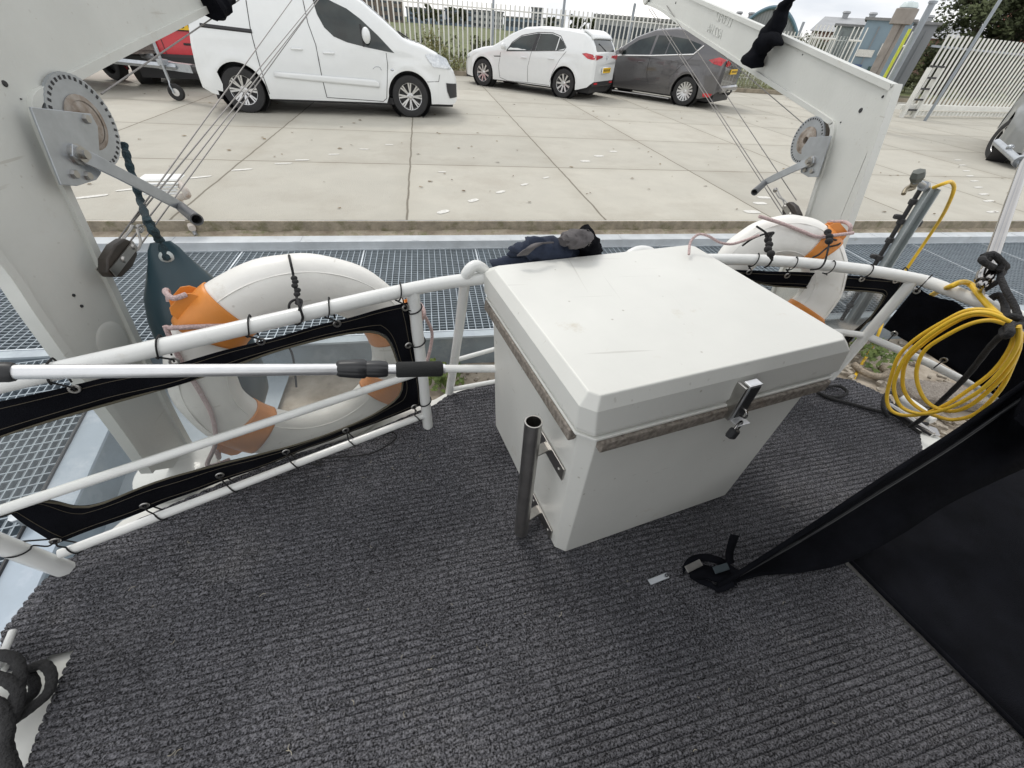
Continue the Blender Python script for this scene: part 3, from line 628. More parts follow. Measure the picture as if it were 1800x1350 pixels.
def build_car(name, label, cate, sp, org, rz, paint, group=None):
    t = thing(name, label, cate, org, rz, group); c = Car(sp); Lc = sp['L']
    xs = sorted(set([round(Lc*i/70,4) for i in range(71)] + [round(xa+d,4) for xa in sp['axles'] for d in [sp['ra']*math.cos(math.pi*k/20) for k in range(21)]] + [a for a,_ in sp['top']]))
    b = MB(); secs = [c.sec(x) for x in xs]; n = len(secs[0])
    for side in (-1, 1):
        vs = [(x, side*y, z) for x, s_ in zip(xs, secs) for y, z in s_]
        b.add(vs, [(i*n+j, i*n+j+1, (i+1)*n+j+1, (i+1)*n+j) for i in range(len(xs)-1) for j in range(n-1)])
    for i in (0, -1):
        s_ = secs[i]; b.add([(xs[i], y, z) for y, z in s_]+[(xs[i], -y, z) for y, z in s_[::-1][1:]], [tuple(range(2*n-1))])
    obj('body', b, paint, t, 32, local=True)
    W = sp['W'][len(sp['W'])//2][1]; b = MB(); b.box((Lc/2, 0, .36), (Lc*.95, 2*W-.50, .40)); b.box((Lc/2,0,.24),(Lc*.5,2*W-.14,.10))
    for xa in sp['axles']:
        for s in (-1,1): b.lathe([(0,0),(sp['ra']-.003,0),(sp['ra']-.003,.27)], (xa, s*(W-.29), sp['rw']), (0,s,0), 30, u=(1,0,0))
    obj('underbody', b, M['trim'], t, 30, local=True)
    for xa in sp['axles']:
        for s in (-1, 1): wheel(t, xa, s*(W-.115-(.03 if xa > 2 and sp.get('steer') else 0)), sp['rw'], s, *sp['spokes'], steer=sp.get('steer',0) if xa > 2 else 0)
    return t, c
def local_fn(org, rz, planey):                # picture point on the flank -> (x, z) in the vehicle's own frame
    u = Vector((math.cos(rz), math.sin(rz), 0)); v = Vector((-math.sin(rz), math.cos(rz), 0)); o = Vector(org)
    def f(px, py, inset=0):
        d = ray(px, py); pl = o + v*(planey-math.copysign(inset,planey)); k = (pl-CAM).dot(v)/d.dot(v); q = CAM+d*k-o
        return (q.dot(u), q.z)
    return f
def mirror_part(t, c, x, z, side, m, h=.16):
    y = c.side(x, z); b = MB(); b.ellip((x, side*(y+.10), z+.03), (.07,.085,h*.5)); b.tube([(x,side*(y-.03),z-.03),(x,side*(y+.06),z-.02)], .022, 8)
    obj('mirror', b, m, t, 40, local=True)
def handle_part(t, c, x, z, side, m):
    y = c.side(x, z); b = MB(); b.tube(cat([(x-.085,side*(y-.008),z),(x-.06,side*(y+.022),z+.004),(x+.06,side*(y+.022),z+.004),(x+.085,side*(y-.008),z)],4), .014, 8)
    obj('door_handle', b, m, t, 40, local=True)
def text_mesh(name, body, size, m, parent, mw, depth=.002, mirror=False):
    cu = bpy.data.curves.new(name, 'FONT'); cu.body = body; cu.size = size; cu.extrude = depth; cu.align_x = 'CENTER'; cu.align_y = 'CENTER'
    o = bpy.data.objects.new('tmp', cu); scene.collection.objects.link(o); bpy.context.view_layer.update()
    me = bpy.data.meshes.new_from_object(o.evaluated_get(bpy.context.evaluated_depsgraph_get())); bpy.data.objects.remove(o)
    S = Matrix.Scale(-1, 4, (1,0,0)) if mirror else Matrix.Identity(4)
    me.transform(mw @ S); me.materials.clear(); me.materials.append(m)
    o = bpy.data.objects.new(name, me); scene.collection.objects.link(o); o.parent = parent; return o
msil = mat('silver_reflector', (.5,.52,.55), .2, .7, var=.3, sc=40)
# white van
rz = math.atan2(.213, 2.786); u = Vector((math.cos(rz), math.sin(rz), 0)); v = Vector((-u.y, u.x, 0))
vo = Vector((-3.004, 9.086, 0)) - u*.61 + v*.885
VS = dict(L=4.30, axles=(.61,3.38), rw=.325, ra=.385, spokes=(8,.2,True), tumble=.16,
  top=[(0,.62),(.05,.9),(.12,1.2),(.20,1.5),(.30,1.7),(.42,1.77),(.7,1.80),(1.5,1.82),(2.1,1.80),(2.45,1.74),(2.75,1.58),(3.05,1.38),(3.33,1.17),(3.45,1.12),(3.7,1.06),(3.9,.98),(4.1,.86),(4.22,.74),(4.27,.64),(4.30,.5)],
  belt=[(0,1.0),(2.0,1.02),(3.3,.98),(4,.8),(4.38,.5)], bot=[(0,.34),(.15,.26),(.5,.22),(3.9,.22),(4.2,.20),(4.30,.26)],
  W=[(0,.84),(.12,.885),(.6,.90),(2.2,.90),(3.5,.895),(3.92,.84),(4.14,.73),(4.26,.60),(4.30,.5)])
t, c = build_car('delivery_van', 'white panel van parked side on with dark front door window and ten spoke wheels', 'van', VS, tuple(vo), rz, M['carwhite'])
f = local_fn(vo, rz, -.90)
win = [f(x,y,.06) for x,y in ((693,93),(645,83),(610,74),(587,64),(570,48),(557,25),(549,0))]
win += [(win[-1][0]-.01, win[-1][1]+.05)] + [f(x,y,.08) for x,y in ((572,-4),(584,3),(609,15),(633,33),(664,62))]
obj('side_window', c.poly(win, -1, .004), M['carglass'], t, 40, local=True)
obj('side_window', c.poly(win, 1, .004), M['carglass'], t, 40, local=True)
obj('windscreen', c.strip(3.38, 2.58, -.86, .86), M['carglass'], t, 40, local=True)
obj('window_pillar', c.line([f(633,43,.07), f(640,82,.04)], -1, .018, .004), M['trim'], t, local=True)
def F(zx, zy, ins=0): return f(560+zx/6.135, zy/6.135, ins)      # from an enlarged view of the van front
b = c.line([F(0,640),F(40,850),F(90,1050)], -1, .006); obj('door_gap', b, M['trim'], t, local=True)
b = c.line([F(0,640),F(-30,480,.02),f(541,40,.05),f(532,0,.08)], -1, .006); obj('door_gap', b, M['trim'], t, local=True)
b = c.line([F(728,570),F(745,700),F(735,1060),F(700,1095),F(90,1052)], -1, .005); obj('door_gap', b, M['trim'], t, local=True)
b = c.line([f(432,0,.08),f(440,50,.03),f(458,120),f(474,165)], -1, .006); obj('door_gap', b, M['trim'], t, local=True)
b = c.line([F(1310,810),F(1300,885),F(1170,885)], -1, .004); obj('panel_gap', b, M['trim'], t, local=True)
b = c.line([f(351,45,.02),f(443,56,.02)], -1, .034, -.016); obj('slide_rail', b, M['trim'], t, local=True)
mold = [F(-480,770),F(-470,830),F(0,880),F(660,945),F(655,890),F(600,860),F(0,810)]
obj('side_moulding', c.poly(mold, -1, .014), M['carwhite'], t, 40, local=True, solid=.01)
for zx, zy in ((110,575),(-235,530)): q = F(zx,zy); handle_part(t, c, q[0], q[1], -1, M['carwhite'])
q = F(520,430,.02); mirror_part(t, c, q[0], q[1]+.03, -1, M['carwhite'], .22); mirror_part(t, c, q[0], q[1]+.03, 1, M['carwhite'], .22)
obj('headlight', c.poly([F(1150,590),F(1300,590),F(1390,640),F(1450,760),F(1370,750),F(1240,725),F(1190,660)], -1, .012, 3), M['lens'], t, 40, local=True)
obj('headlight', c.poly([F(1150,590),F(1300,590),F(1390,640),F(1450,760),F(1370,750),F(1240,725),F(1190,660)], 1, .012, 3), M['lens'], t, 40, local=True)
obj('fog_surround', c.poly([F(1385,905),F(1510,925),F(1520,1075),F(1430,1075),F(1400,1000)], -1, .012, 3), M['trim'], t, 40, local=True)
q = F(795,755); b = MB(); b.ellip((q[0],-c.side(*q),q[1]), (.03,.012,.018)); obj('side_indicator', b, msil, t, local=True)
q = F(630,740); b = MB(); b.tube(cat([(q[0]-.07,-c.side(*q)-.004,q[1]-.01),(q[0]-.02,-c.side(*q)-.004,q[1]+.025),(q[0]+.05,-c.side(*q)-.004,q[1]+.02),(q[0]+.07,-c.side(*q)-.004,q[1]-.02)],4), .004, 5); obj('emblem', b, msil, t, local=True)
for s in (-1, 1): b = MB(); b.tube([(3.30,s*.25,c.topz(3.30,.25)+.02),(3.46,s*.1-.2,c.topz(3.46,.2)+.02)], .012, 6); obj('wiper', b, M['trim'], t, local=True)
obj('rear_bumper', c.poly([(.02,.36),(.02,.62),(.30,.62),(.33,.4),(.3,.3)], -1, .006), M['carwhite'], t, 40, local=True)
# white hatchback
ha, hb = Vector((3.762,13.27,0)), Vector((1.871,14.955,0)); hu = (hb-ha).normalized(); rz = math.atan2(hu.y, hu.x); hv = Vector((-hu.y,hu.x,0))
ho = ha - hu*.80 - hv*.86
HS = dict(L=4.34, axles=(.80,3.46), rw=.325, ra=.375, spokes=(9,.2,False), tumble=.34,
  top=[(0,.88),(.04,1.0),(.12,1.16),(.26,1.34),(.42,1.415),(.9,1.455),(1.7,1.465),(2.2,1.42),(2.6,1.27),(2.95,1.07),(3.15,.97),(3.5,.92),(3.9,.82),(4.15,.72),(4.28,.6),(4.34,.45)],
  belt=[(0,.98),(1.0,.97),(2.8,.92),(3.4,.86),(4.1,.66),(4.34,.42)], bot=[(0,.42),(.12,.30),(.4,.22),(3.9,.20),(4.34,.24)],
  W=[(0,.68),(.08,.80),(.35,.88),(.9,.895),(3.4,.895),(3.85,.85),(4.12,.75),(4.28,.60),(4.34,.45)])
t, c = build_car('hatchback', 'white five door hatchback parked nose to the fence beside the dark grey hatchback', 'car', HS, tuple(ho), rz, M['carwhite'], 'cars parked along the fence')
f = local_fn(ho, rz, .895)
def H(zx, zy, ins=0): return f(800+zx/3.2727, zy/3.2727, ins)
for s in (-1, 1):
    obj('side_window', c.poly([H(303,290,.03),H(328,248,.06),H(385,208,.1),H(475,192,.12),H(440,292,.03)], s), M['carglass'], t, 40, local=True)
    obj('side_window', c.poly([H(463,293,.03),H(492,193,.12),H(560,195,.12),H(600,212,.1),H(578,292,.03)], s), M['carglass'], t, 40, local=True)
    obj('quarter_window', c.poly([H(584,291,.03),H(605,216,.1),H(622,240,.08),H(637,272,.05),H(628,280,.04)], s), M['carglass'], t, 40, local=True)
    obj('window_trim', c.line([H(300,293,.03),H(330,242,.06),H(385,203,.1),H(475,186,.12),H(560,188,.12),H(607,207,.1),H(640,272,.05),H(625,292,.03),H(300,293,.03)], s, .008, .002), M['trim'], t, local=True)
    obj('window_pillar', c.poly([H(441,292,.03),H(475,191,.12),H(491,192,.12),H(462,293,.03)], s, .007), M['trim'], t, 40, local=True)
    obj('headlight', c.poly([(4.0,.72),(4.12,.69),(4.26,.60),(4.22,.57),(4.0,.64)], s, .01), M['lens'], t, 40, local=True)
    obj('tail_light', c.poly([(.02,.98),(.26,1.01),(.36,.99),(.20,.90),(.04,.88)], s, .008), M['redlens'], t, 40, local=True)
    b = MB(); b.add([(-.006,s*.72,.98),(-.006,s*.34,.965),(-.006,s*.34,.925),(-.006,s*.60,.90),(-.006,s*.72,.88)],[(0,1,2,3,4)]); obj('tail_light', b, M['redlens'], t, 0, local=True, solid=.012)
obj('windscreen', c.strip(3.05, 2.28, -.9, .9), M['carglass'], t, 40, local=True)
obj('rear_window', c.strip(.06, .25, -.82, .82), M['carglass'], t, 40, local=True)
obj('rear_spoiler', c.strip(.20, .50, -.9, .9, .03), M['carwhite'], t, 40, local=True, solid=.03)
for pts in ([H(440,294),H(418,380),H(415,470)], [H(638,296),H(600,345),H(560,420),H(545,470)], [H(262,300),H(250,380),H(256,445),H(300,465),H(415,475),H(540,492)]):
    obj('door_gap', c.line(pts, 1, .005), M['trim'], t, local=True)
for zx, zy in ((397,330),(553,338)): q = H(zx,zy); handle_part(t, c, q[0], q[1], 1, M['carwhite'])
q = H(290,272,.04); mirror_part(t, c, q[0], q[1], 1, M['carwhite'], .15); mirror_part(t, c, q[0], q[1], -1, M['carwhite'], .15)
obj('fender_vent', c.poly([H(222,320),H(262,320),H(262,326),H(225,325)], 1, .004), M['trim'], t, local=True)
b = MB(); b.box((.05,0,.37), (.10,1.40,.14), chamf=.03); obj('rear_diffuser', b, M['trim'], t, 30, local=True)
for s in (-1,1): b = MB(); b.box((-.005,s*.55,.38), (.02,.20,.045)); obj('rear_reflector', b, M['redlens'], t, 0, local=True)
b = MB(); b.box((-.035,0,.66), (.03,.56,.14), chamf=.012); obj('rear_recess', b, M['carwhite'], t, 30, local=True)
b = MB(); b.box((-.05,0,.66), (.012,.52,.11)); pl = obj('number_plate', b, M['plate'], t, 0, local=True)
b = MB(); r = random.Random(2)
for k in range(6): b.box((-.058,-.19+k*.075+(.01 if k>1 else 0),.66), (.003,.038,.05))
obj('plate_marks', b, M['ink'], pl, 0, local=True)
b = MB()
for k in range(4): a1 = math.pi/2*k+math.pi/2; a2 = a1+math.pi/2; b.tube([(-.008,.035*math.cos(a1),.93+.055*math.sin(a1)),(-.008,.035*math.cos(a2),.93+.055*math.sin(a2))], .008, 6)
obj('emblem', b, msil, t, local=True)
b = MB(); b.tube([(.06,.0,c.topz(.06,0)+.015),(.14,.36,c.topz(.14,.3)+.015)], .010, 5); obj('rear_wiper', b, M['trim'], t, local=True)
b = MB(); b.tube([(.9,0,1.45),(.72,0,1.60)], .006, 5); obj('aerial', b, M['trim'], t, local=True)
# dark grey hatchback (taller)
ma = P(1196,186,0); s1, s0 = P(1176,176,.22), P(1093,163,.22); mu = (s0-s1); mu.z = 0; mu.normalize(); rz = math.atan2(mu.y, mu.x); mv = Vector((-mu.y,mu.x,0))
mo = ma - mu*.86 - mv*.885
GSx = dict(L=4.38, axles=(.86,3.51), rw=.335, ra=.39, spokes=(15,.21,False), tumble=.26,
  top=[(0,.95),(.04,1.12),(.10,1.26),(.22,1.46),(.38,1.57),(.8,1.63),(1.6,1.66),(2.2,1.60),(2.7,1.42),(3.1,1.16),(3.3,1.06),(3.7,.97),(4.0,.88),(4.2,.76),(4.32,.6),(4.38,.45)],
  belt=[(0,1.10),(1.0,1.04),(2.8,.98),(3.4,.92),(4.1,.7),(4.38,.42)], bot=[(0,.42),(.12,.30),(.4,.22),(3.9,.20),(4.38,.24)],
  W=[(0,.70),(.08,.82),(.35,.90),(.9,.915),(3.4,.91),(3.85,.86),(4.15,.76),(4.3,.60),(4.38,.45)])
t, c = build_car('hatchback', 'dark grey tall hatchback with silver window line parked right of the white hatchback', 'car', GSx, tuple(mo), rz, M['cargrey'], 'cars parked along the fence')
f = local_fn(mo, rz, .915)
for s in (-1, 1):
    obj('side_window', c.poly([H(955,312,.03),H(1000,265,.05),H(1060,228,.08),H(1158,202,.12),H(1118,315,.03)], s), M['carglass'], t, 40, local=True)
    obj('side_window', c.poly([H(1130,315,.03),H(1172,203,.12),H(1246,206,.12),H(1205,314,.03)], s), M['carglass'], t, 40, local=True)
    obj('quarter_window', c.poly([H(1212,313,.03),H(1250,209,.12),H(1340,225,.12),H(1420,258,.08),H(1368,308,.03)], s), M['carglass'], t, 40, local=True)
    obj('chrome_line', c.line([H(900,322,.0),H(955,318,.0),H(1130,320,.0),H(1370,313,.0),H(1430,262,.05)], s, .014, .010), M['alu'], t, local=True)
    obj('tail_light', c.poly([(.03,1.10),(.20,1.13),(.44,1.06),(.30,.99),(.10,.96)], s, .010), M['redlens'], t, 40, local=True)
    b = MB(); b.add([(-.006,s*.74,1.08),(-.006,s*.46,1.06),(-.006,s*.46,.98),(-.006,s*.62,.95),(-.006,s*.74,.96)],[(0,1,2,3,4)]); obj('tail_light', b, M['redlens'], t, 0, local=True, solid=.012)
    obj('rear_reflector', c.poly([(.10,.36),(.34,.36),(.32,.27),(.14,.28)], s, .01), M['redlens'], t, 40, local=True)
obj('windscreen', c.strip(3.2, 2.3, -.9, .9), M['carglass'], t, 40, local=True)
obj('rear_window', c.strip(.05, .22, -.82, .82), M['carglass'], t, 40, local=True)
obj('sill_strip', c.line([H(900,520,.0),H(1100,548,0),H(1226,568,0)], 1, .014, .0), M['chrome'], t, local=True)
for pts in ([H(1122,322),H(1100,420),H(1110,480)], [H(1372,320),H(1300,380),H(1235,440)]): obj('door_gap', c.line(pts, 1, .005), M['black'], t, local=True)
for zx, zy in ((1070,358),(1262,354)): q = H(zx,zy); handle_part(t, c, q[0], q[1], 1, M['cargrey'])
q = H(962,296,.02); mirror_part(t, c, q[0], q[1], 1, M['cargrey'], .15); mirror_part(t, c, q[0], q[1], -1, M['cargrey'], .15)
b = MB(); b.box((-.02,0,.84), (.02,.52,.11)); pl = obj('number_plate', b, M['plate'], t, 0, local=True)
b = MB()
for k in range(6): b.box((-.032,-.19+k*.075,.84), (.003,.038,.05))
obj('plate_marks', b, M['ink'], pl, 0, local=True)
b = MB(); b.box((.0,0,.46), (.14,1.40,.16), chamf=.04); obj('rear_bumper', b, M['cargrey'], t, 30, local=True)
b = MB(); b.tube([(.1,.0,.34),(-.10,0,.34),(-.12,0,.40)], .02, 8); b.ellip((-.12,0,.42),(.027,.027,.027)); obj('tow_hook', b, M['trim'], t, local=True)
# red van, rear end towards us, behind the trailer
ro = Vector((-5.02, 11.55, 0)); rz = math.radians(98)
RS = dict(L=4.4, axles=(.75,3.5), rw=.32, ra=.38, spokes=(6,.2,False), tumble=.14,
  top=[(0,1.50),(.03,1.68),(.12,1.78),(.5,1.83),(2.1,1.82),(2.6,1.65),(3.2,1.2),(3.6,1.05),(4.2,.8),(4.4,.5)],
  belt=[(0,1.0),(3.3,.98),(4.4,.5)], bot=[(0,.42),(.2,.26),(4.4,.26)], W=[(0,.85),(.1,.89),(3.5,.89),(4.1,.75),(4.4,.5)])
t, c = build_car('red_van', 'red van seen from behind with a yellow number plate beyond the trailer', 'van', RS, tuple(ro), rz, M['carred'])
b = MB(); b.box((-.03,0,.47), (.16,1.72,.20), chamf=.04); obj('rear_bumper', b, M['trim'], t, 30, local=True)
b = MB(); b.box((-.02,-.28,1.02), (.03,.56,.16), chamf=.01); obj('plate_recess', b, M['trim'], t, 0, local=True)
b = MB(); b.box((-.045,-.28,1.02), (.012,.52,.12)); pl = obj('number_plate', b, M['plate'], t, 0, local=True)
text_mesh('plate_text', 'V-687-D', .115, M['ink'], t, Matrix.Translation((-.054,-.28,1.02)) @ Matrix.Rotation(math.radians(-90),4,'Z') @ Matrix.Rotation(math.radians(90),4,'X'))
b = MB(); b.box((-.01,-.45,.74), (.03,.22,.035), chamf=.01); obj('door_handle', b, M['trim'], t, 0, local=True)
for s in (-1,1): b = MB(); b.box((.0,s*.80,1.05), (.03,.09,.55), chamf=.01); obj('tail_light', b, M['redlens'], t, 0, local=True)
b = MB(); b.box((-.006,.02,.95),(.01,.008,.9)); obj('door_gap', b, M['trim'], t, 0, local=True)
# trailer in front of the red van
tp0, tp1 = P(150,150,0), P(318,176,0); tu = (tp1-tp0).normalized(); rz = math.atan2(tu.y, tu.x)
jw = P(316,177,0); to_ = jw - Vector((math.cos(rz)*.42-math.sin(rz)*.40, math.sin(rz)*.42+math.cos(rz)*.40, 0))
t = thing('flatbed_trailer', 'weathered wooden sided trailer with galvanised drawbar and jockey wheel', 'trailer', tuple(to_), rz)
mwd = mat('grey_trailer_boards', (.13,.11,.10), .9, var=.4, sc=20, col2=(.22,.19,.17), bump=.5, bsc=60)
b = MB(); b.box((-2.3,.55,.60), (2.9,1.4,.05)); obj('bed', b, mwd, t, 0, local=True)
for y, nm in ((-.15,'a'),(1.25,'b')):
    b = MB(); b.box((-2.3,y,.80), (2.9,.03,.34)); obj('side_board', b, mwd, t, 0, local=True)
    b = MB()
    for k in range(7): b.box((-3.7+k*.47,y-.025,.79), (.05,.02,.38))
    b.box((-2.3,y-.03,.62), (2.95,.03,.05)); b.box((-2.3,y-.03,.98),(2.95,.03,.03)); obj('board_frame', b, M['zinc'], t, 0, local=True)
b = MB(); b.box((-.85,.55,.80), (.03,1.4,.34)); obj('front_board', b, mwd, t, 0, local=True)
b = MB(); b.tube([(-1.2,-.05,.53),(.55,.5,.50)], .045, 4); b.tube([(-1.2,1.15,.53),(.55,.6,.50)], .045, 4); b.box((-2.3,.0,.54),(3,.06,.08)); b.box((-2.3,1.1,.54),(3,.06,.08)); b.box((.5,.55,.50),(.8,.12,.12)); obj('drawbar', b, M['zinc'], t, 0, local=True)
b = MB(); b.box((1.0,.55,.50), (.28,.12,.13), chamf=.03); obj('coupling', b, M['trim'], t, 30, local=True)
b = MB(); b.tube([(.35,.40,.30),(.35,.40,1.08)], .026, 10); b.tube([(.35,.40,1.08),(.25,.34,1.08),(.25,.34,1.0)], .012, 6); b.box((.35,.42,.56),(.12,.12,.08)); obj('jockey_post', b, M['zinc'], t, 30, local=True)
b = MB(); b.lathe([(.06,-.03),(.115,-.035),(.13,-.02),(.13,.02),(.115,.035),(.06,.03)], (.42,.40,.13), (-.5,.85,0), 24, closed=True); o = obj('jockey_wheel', b, M['rubber'], t, 40, local=True)
b = MB(); b.lathe([(0,-.03),(.06,-.028),(.06,.028),(0,.03)], (.42,.40,.13), (-.5,.85,0), 18); obj('hub', b, M['rim'], o, 40, local=True)
b = MB(); b.tube([(.35,.40,.32),(.40,.34,.22),(.42,.35,.115)], .014, 6); obj('jockey_fork', b, M['zinc'], t, 40, local=True)
for y in (-.28, 1.38): wheel(t, -2.5, y, .30, -1 if y<0 else 1, 5)
# dark vehicle at the right edge (only wheel and lower corner show)
q = P(1729,278,0); org = Vector((q.x, q.y, 0))
XS = dict(L=4.5, axles=(.85,3.6), rw=.36, ra=.43, spokes=(5,.24,False), tumble=.25, steer=math.radians(25),
  top=[(0,1.0),(.2,1.4),(.6,1.62),(2.2,1.6),(2.9,1.2),(3.3,1.05),(4.2,.88),(4.4,.75),(4.5,.5)], belt=[(0,1.0),(3.3,.98),(4.5,.5)], bot=[(0,.42),(.2,.26),(4.5,.26)], W=[(0,.75),(.2,.9),(3.6,.9),(4.0,.87),(4.3,.78),(4.5,.5)])
rz = math.radians(216); u = Vector((math.cos(rz),math.sin(rz),0)); v = Vector((-u.y,u.x,0))
t, c = build_car('estate_car', 'grey car cut by the right edge of the photo, showing one front wheel and wing', 'car', XS, tuple(org-u*3.6+v*.88), rz, M['greytank'])
# ------------------------------------------------------------------ the boat
DZ = .29
ftA, ftB = Vector((-.068,1.068,0)), Vector((-1.018,.661,0))
RL = Plane(ftB, ftA)                            # port stern rail plane, u from left post to right post, +n outboard
RLn = RL.n
def V2(v, z): return Vector((v.x, v.y, z))
carpet = [P(x,y,DZ) for x,y in ((0,1112),(62,1034),(112,986),(220,922),(380,852),(540,790),(640,762),(735,722),(762,712),(790,692),(866,672))]
carpet += [Vector((.9,1.27,DZ)), Vector((1.55,1.30,DZ))] + [P(x,y,DZ) for x,y in ((1478,664),(1500,668),(1562,697),(1618,762))]
carpet += [Vector((1.70,.58,DZ)), Vector((1.15,.385,DZ)), Vector((1.26,-.10,DZ)), Vector((1.30,-1.6,DZ)), Vector((-.62,-1.6,DZ))]
carpet += [P(42,1350,DZ), P(64,1290,DZ), P(90,1225,DZ), P(126,1146,DZ), P(66,1166,DZ), P(0,1185,DZ)]
def inside_iv(poly, o, d, n):                  # intervals of the line o + t d inside the outline
    ts = []
    for a, b in zip(poly, poly[1:]+poly[:1]):
        sa, sb = (a-o).dot(n), (b-o).dot(n)
        if (sa > 0) != (sb > 0): k = sa/(sa-sb); ts.append((a.lerp(b, k)-o).dot(d))
    ts.sort(); return list(zip(ts[::2], ts[1::2]))
ang = math.radians(4); cdv = Vector((math.cos(ang), math.sin(ang), 0)); cnv = Vector((-cdv.y, cdv.x, 0)); pitch = .0168
mcarp = mat('ribbed_charcoal_carpet', (.100,.100,.109), .95, var=.24, sc=2.2, stain=(.135,.132,.135), sstain=2.3, amt=.56, spec=.15)
nt = mcarp.node_tree; bs = nt.nodes['Principled BSDF']; g = N(nt,'ShaderNodeNewGeometry')
fn_ = N(nt,'ShaderNodeTexNoise', Scale=240, Detail=4, Roughness=.7); nt.links.new(g.outputs['Position'], fn_.inputs['Vector'])
mpn = N(nt,'ShaderNodeMapRange'); mpn.inputs['From Min'].default_value=.40; mpn.inputs['From Max'].default_value=.66; mpn.inputs['To Min'].default_value=.10; mpn.inputs['To Max'].default_value=2.55
nt.links.new(fn_.outputs['Fac'], mpn.inputs[0]); src = bs.inputs['Base Color'].links[0].from_socket
vm = N(nt,'ShaderNodeVectorMath'); vm.operation='SCALE'; nt.links.new(src, vm.inputs[0]); nt.links.new(mpn.outputs[0], vm.inputs['Scale']); nt.links.new(vm.outputs[0], bs.inputs['Base Color'])
n2 = N(nt,'ShaderNodeTexNoise', Scale=170, Detail=4, Roughness=.75); nt.links.new(g.outputs['Position'], n2.inputs['Vector'])
bp = N(nt,'ShaderNodeBump', Strength=1.0, Distance=.008); nt.links.new(n2.outputs['Fac'], bp.inputs['Height']); nt.links.new(bp.outputs[0], bs.inputs['Normal'])
b = MB(); rnd = random.Random(1)
lo = min(p.dot(cnv) for p in carpet); hi = max(p.dot(cnv) for p in carpet); s = lo+pitch/2
prof = ((-.5,-.0060),(-.37,-.0020),(-.16,-.0003),(.14,0),(.35,-.0018),(.5,-.0060))
z0v = Vector((0,0,DZ))
while s < hi:
    ivs = [inside_iv(carpet, cnv*(s+a*pitch)+z0v, cdv, cnv) for a, z in prof]
    if len(set(len(v) for v in ivs)) > 1: ivs = [ivs[2]]*len(prof)
    n_iv = len(ivs[2])
    for j in range(n_iv):
        L0 = ivs[2][j][1]-ivs[2][j][0] if j < len(ivs[2]) else .1; ns = max(2, int(L0/.045)); vs = []
        fr = [(rnd.uniform(-.0015,.0015), rnd.uniform(-.0015,.0015)) for _ in prof]
        for i in range(ns+1):
            for k, (a, z) in enumerate(prof):
                t0, t1 = ivs[k][j]; t_ = (t0+fr[k][0])+(t1+fr[k][1]-t0-fr[k][0])*i/ns; q = cnv*(s+a*pitch)+cdv*t_
                wv = noise.noise(Vector((q.x*14, q.y*14, 0)))*.0016
                vs.append((q.x+cnv.x*wv, q.y+cnv.y*wv, DZ+z*(.8+.5*noise.noise(Vector((q.x*5,q.y*5,2))))+noise.noise(Vector((q.x*25,q.y*25,k*.7)))*.0010))
        m_ = len(prof); b.add(vs, [(i*m_+k, i*m_+k+1, (i+1)*m_+k+1, (i+1)*m_+k) for i in range(ns) for k in range(m_-1)])
    s += pitch
lint = MB()
for i in range(46):
    q = P(rnd.uniform(150,1500), rnd.uniform(760,1330), DZ+.003); a = rnd.uniform(0,6.3); l_ = rnd.uniform(.004,.016)
    lint.tube(cat([q, q+Vector((math.cos(a),math.sin(a),.1))*l_*.5, q+Vector((math.cos(a+.5),math.sin(a+.5),0))*l_],3), .0006, 4)
struct('lint', lint, mat('pale_lint', (.38,.35,.28), .9, var=.4), kind='stuff')
tag(obj('deck_carpet', b, mcarp, None, 60), 'ribbed charcoal carpet covering the stern deck under the white locker', 'carpet')
# hull and deck
deck = [P(0,1096,.27)+Vector((-.5,0,0)), P(12,1118,.27), P(70,1040,.27), P(118,998,.27), P(215,915,.27), P(378,845,.27), P(540,782,.27), P(640,752,.27), P(735,712,.27), P(765,702,.27), Vector((.02,1.27,.27)), Vector((.25,1.31,.27)), Vector((.9,1.33,.27)), Vector((1.25,1.40,.27)), Vector((1.5,1.36,.27)), Vector((1.88,1.17,.27)), Vector((1.98,1.01,.27)), Vector((2.03,.6,.27)), Vector((2.05,-1.7,.27)), Vector((-1.45,-1.7,.27))]
deck[0] = Vector((-1.06,-.4,.27)); deck.insert(0, Vector((-1.08,-1.7,.27))); deck.pop()
t = thing('boat', 'white stern of the moored boat on which everything in the foreground stands', 'boat', (0,0,0))
b = MB(); n_ = len(deck); b.add(deck, [tuple(range(n_))]); obj('deck', b, M['grp'], t, 0)
b = MB(); cen = sum(deck, Vector())/n_; low = [Vector((cen.x+(p.x-cen.x)*.86, cen.y+(p.y-cen.y)*.80, -.42)) for p in deck]
b.add([p-Vector((0,0,.001)) for p in deck]+low, [(i,(i+1)%n_,n_+(i+1)%n_,n_+i) for i in range(n_)]); obj('hull', b, M['grp'], t, 40)
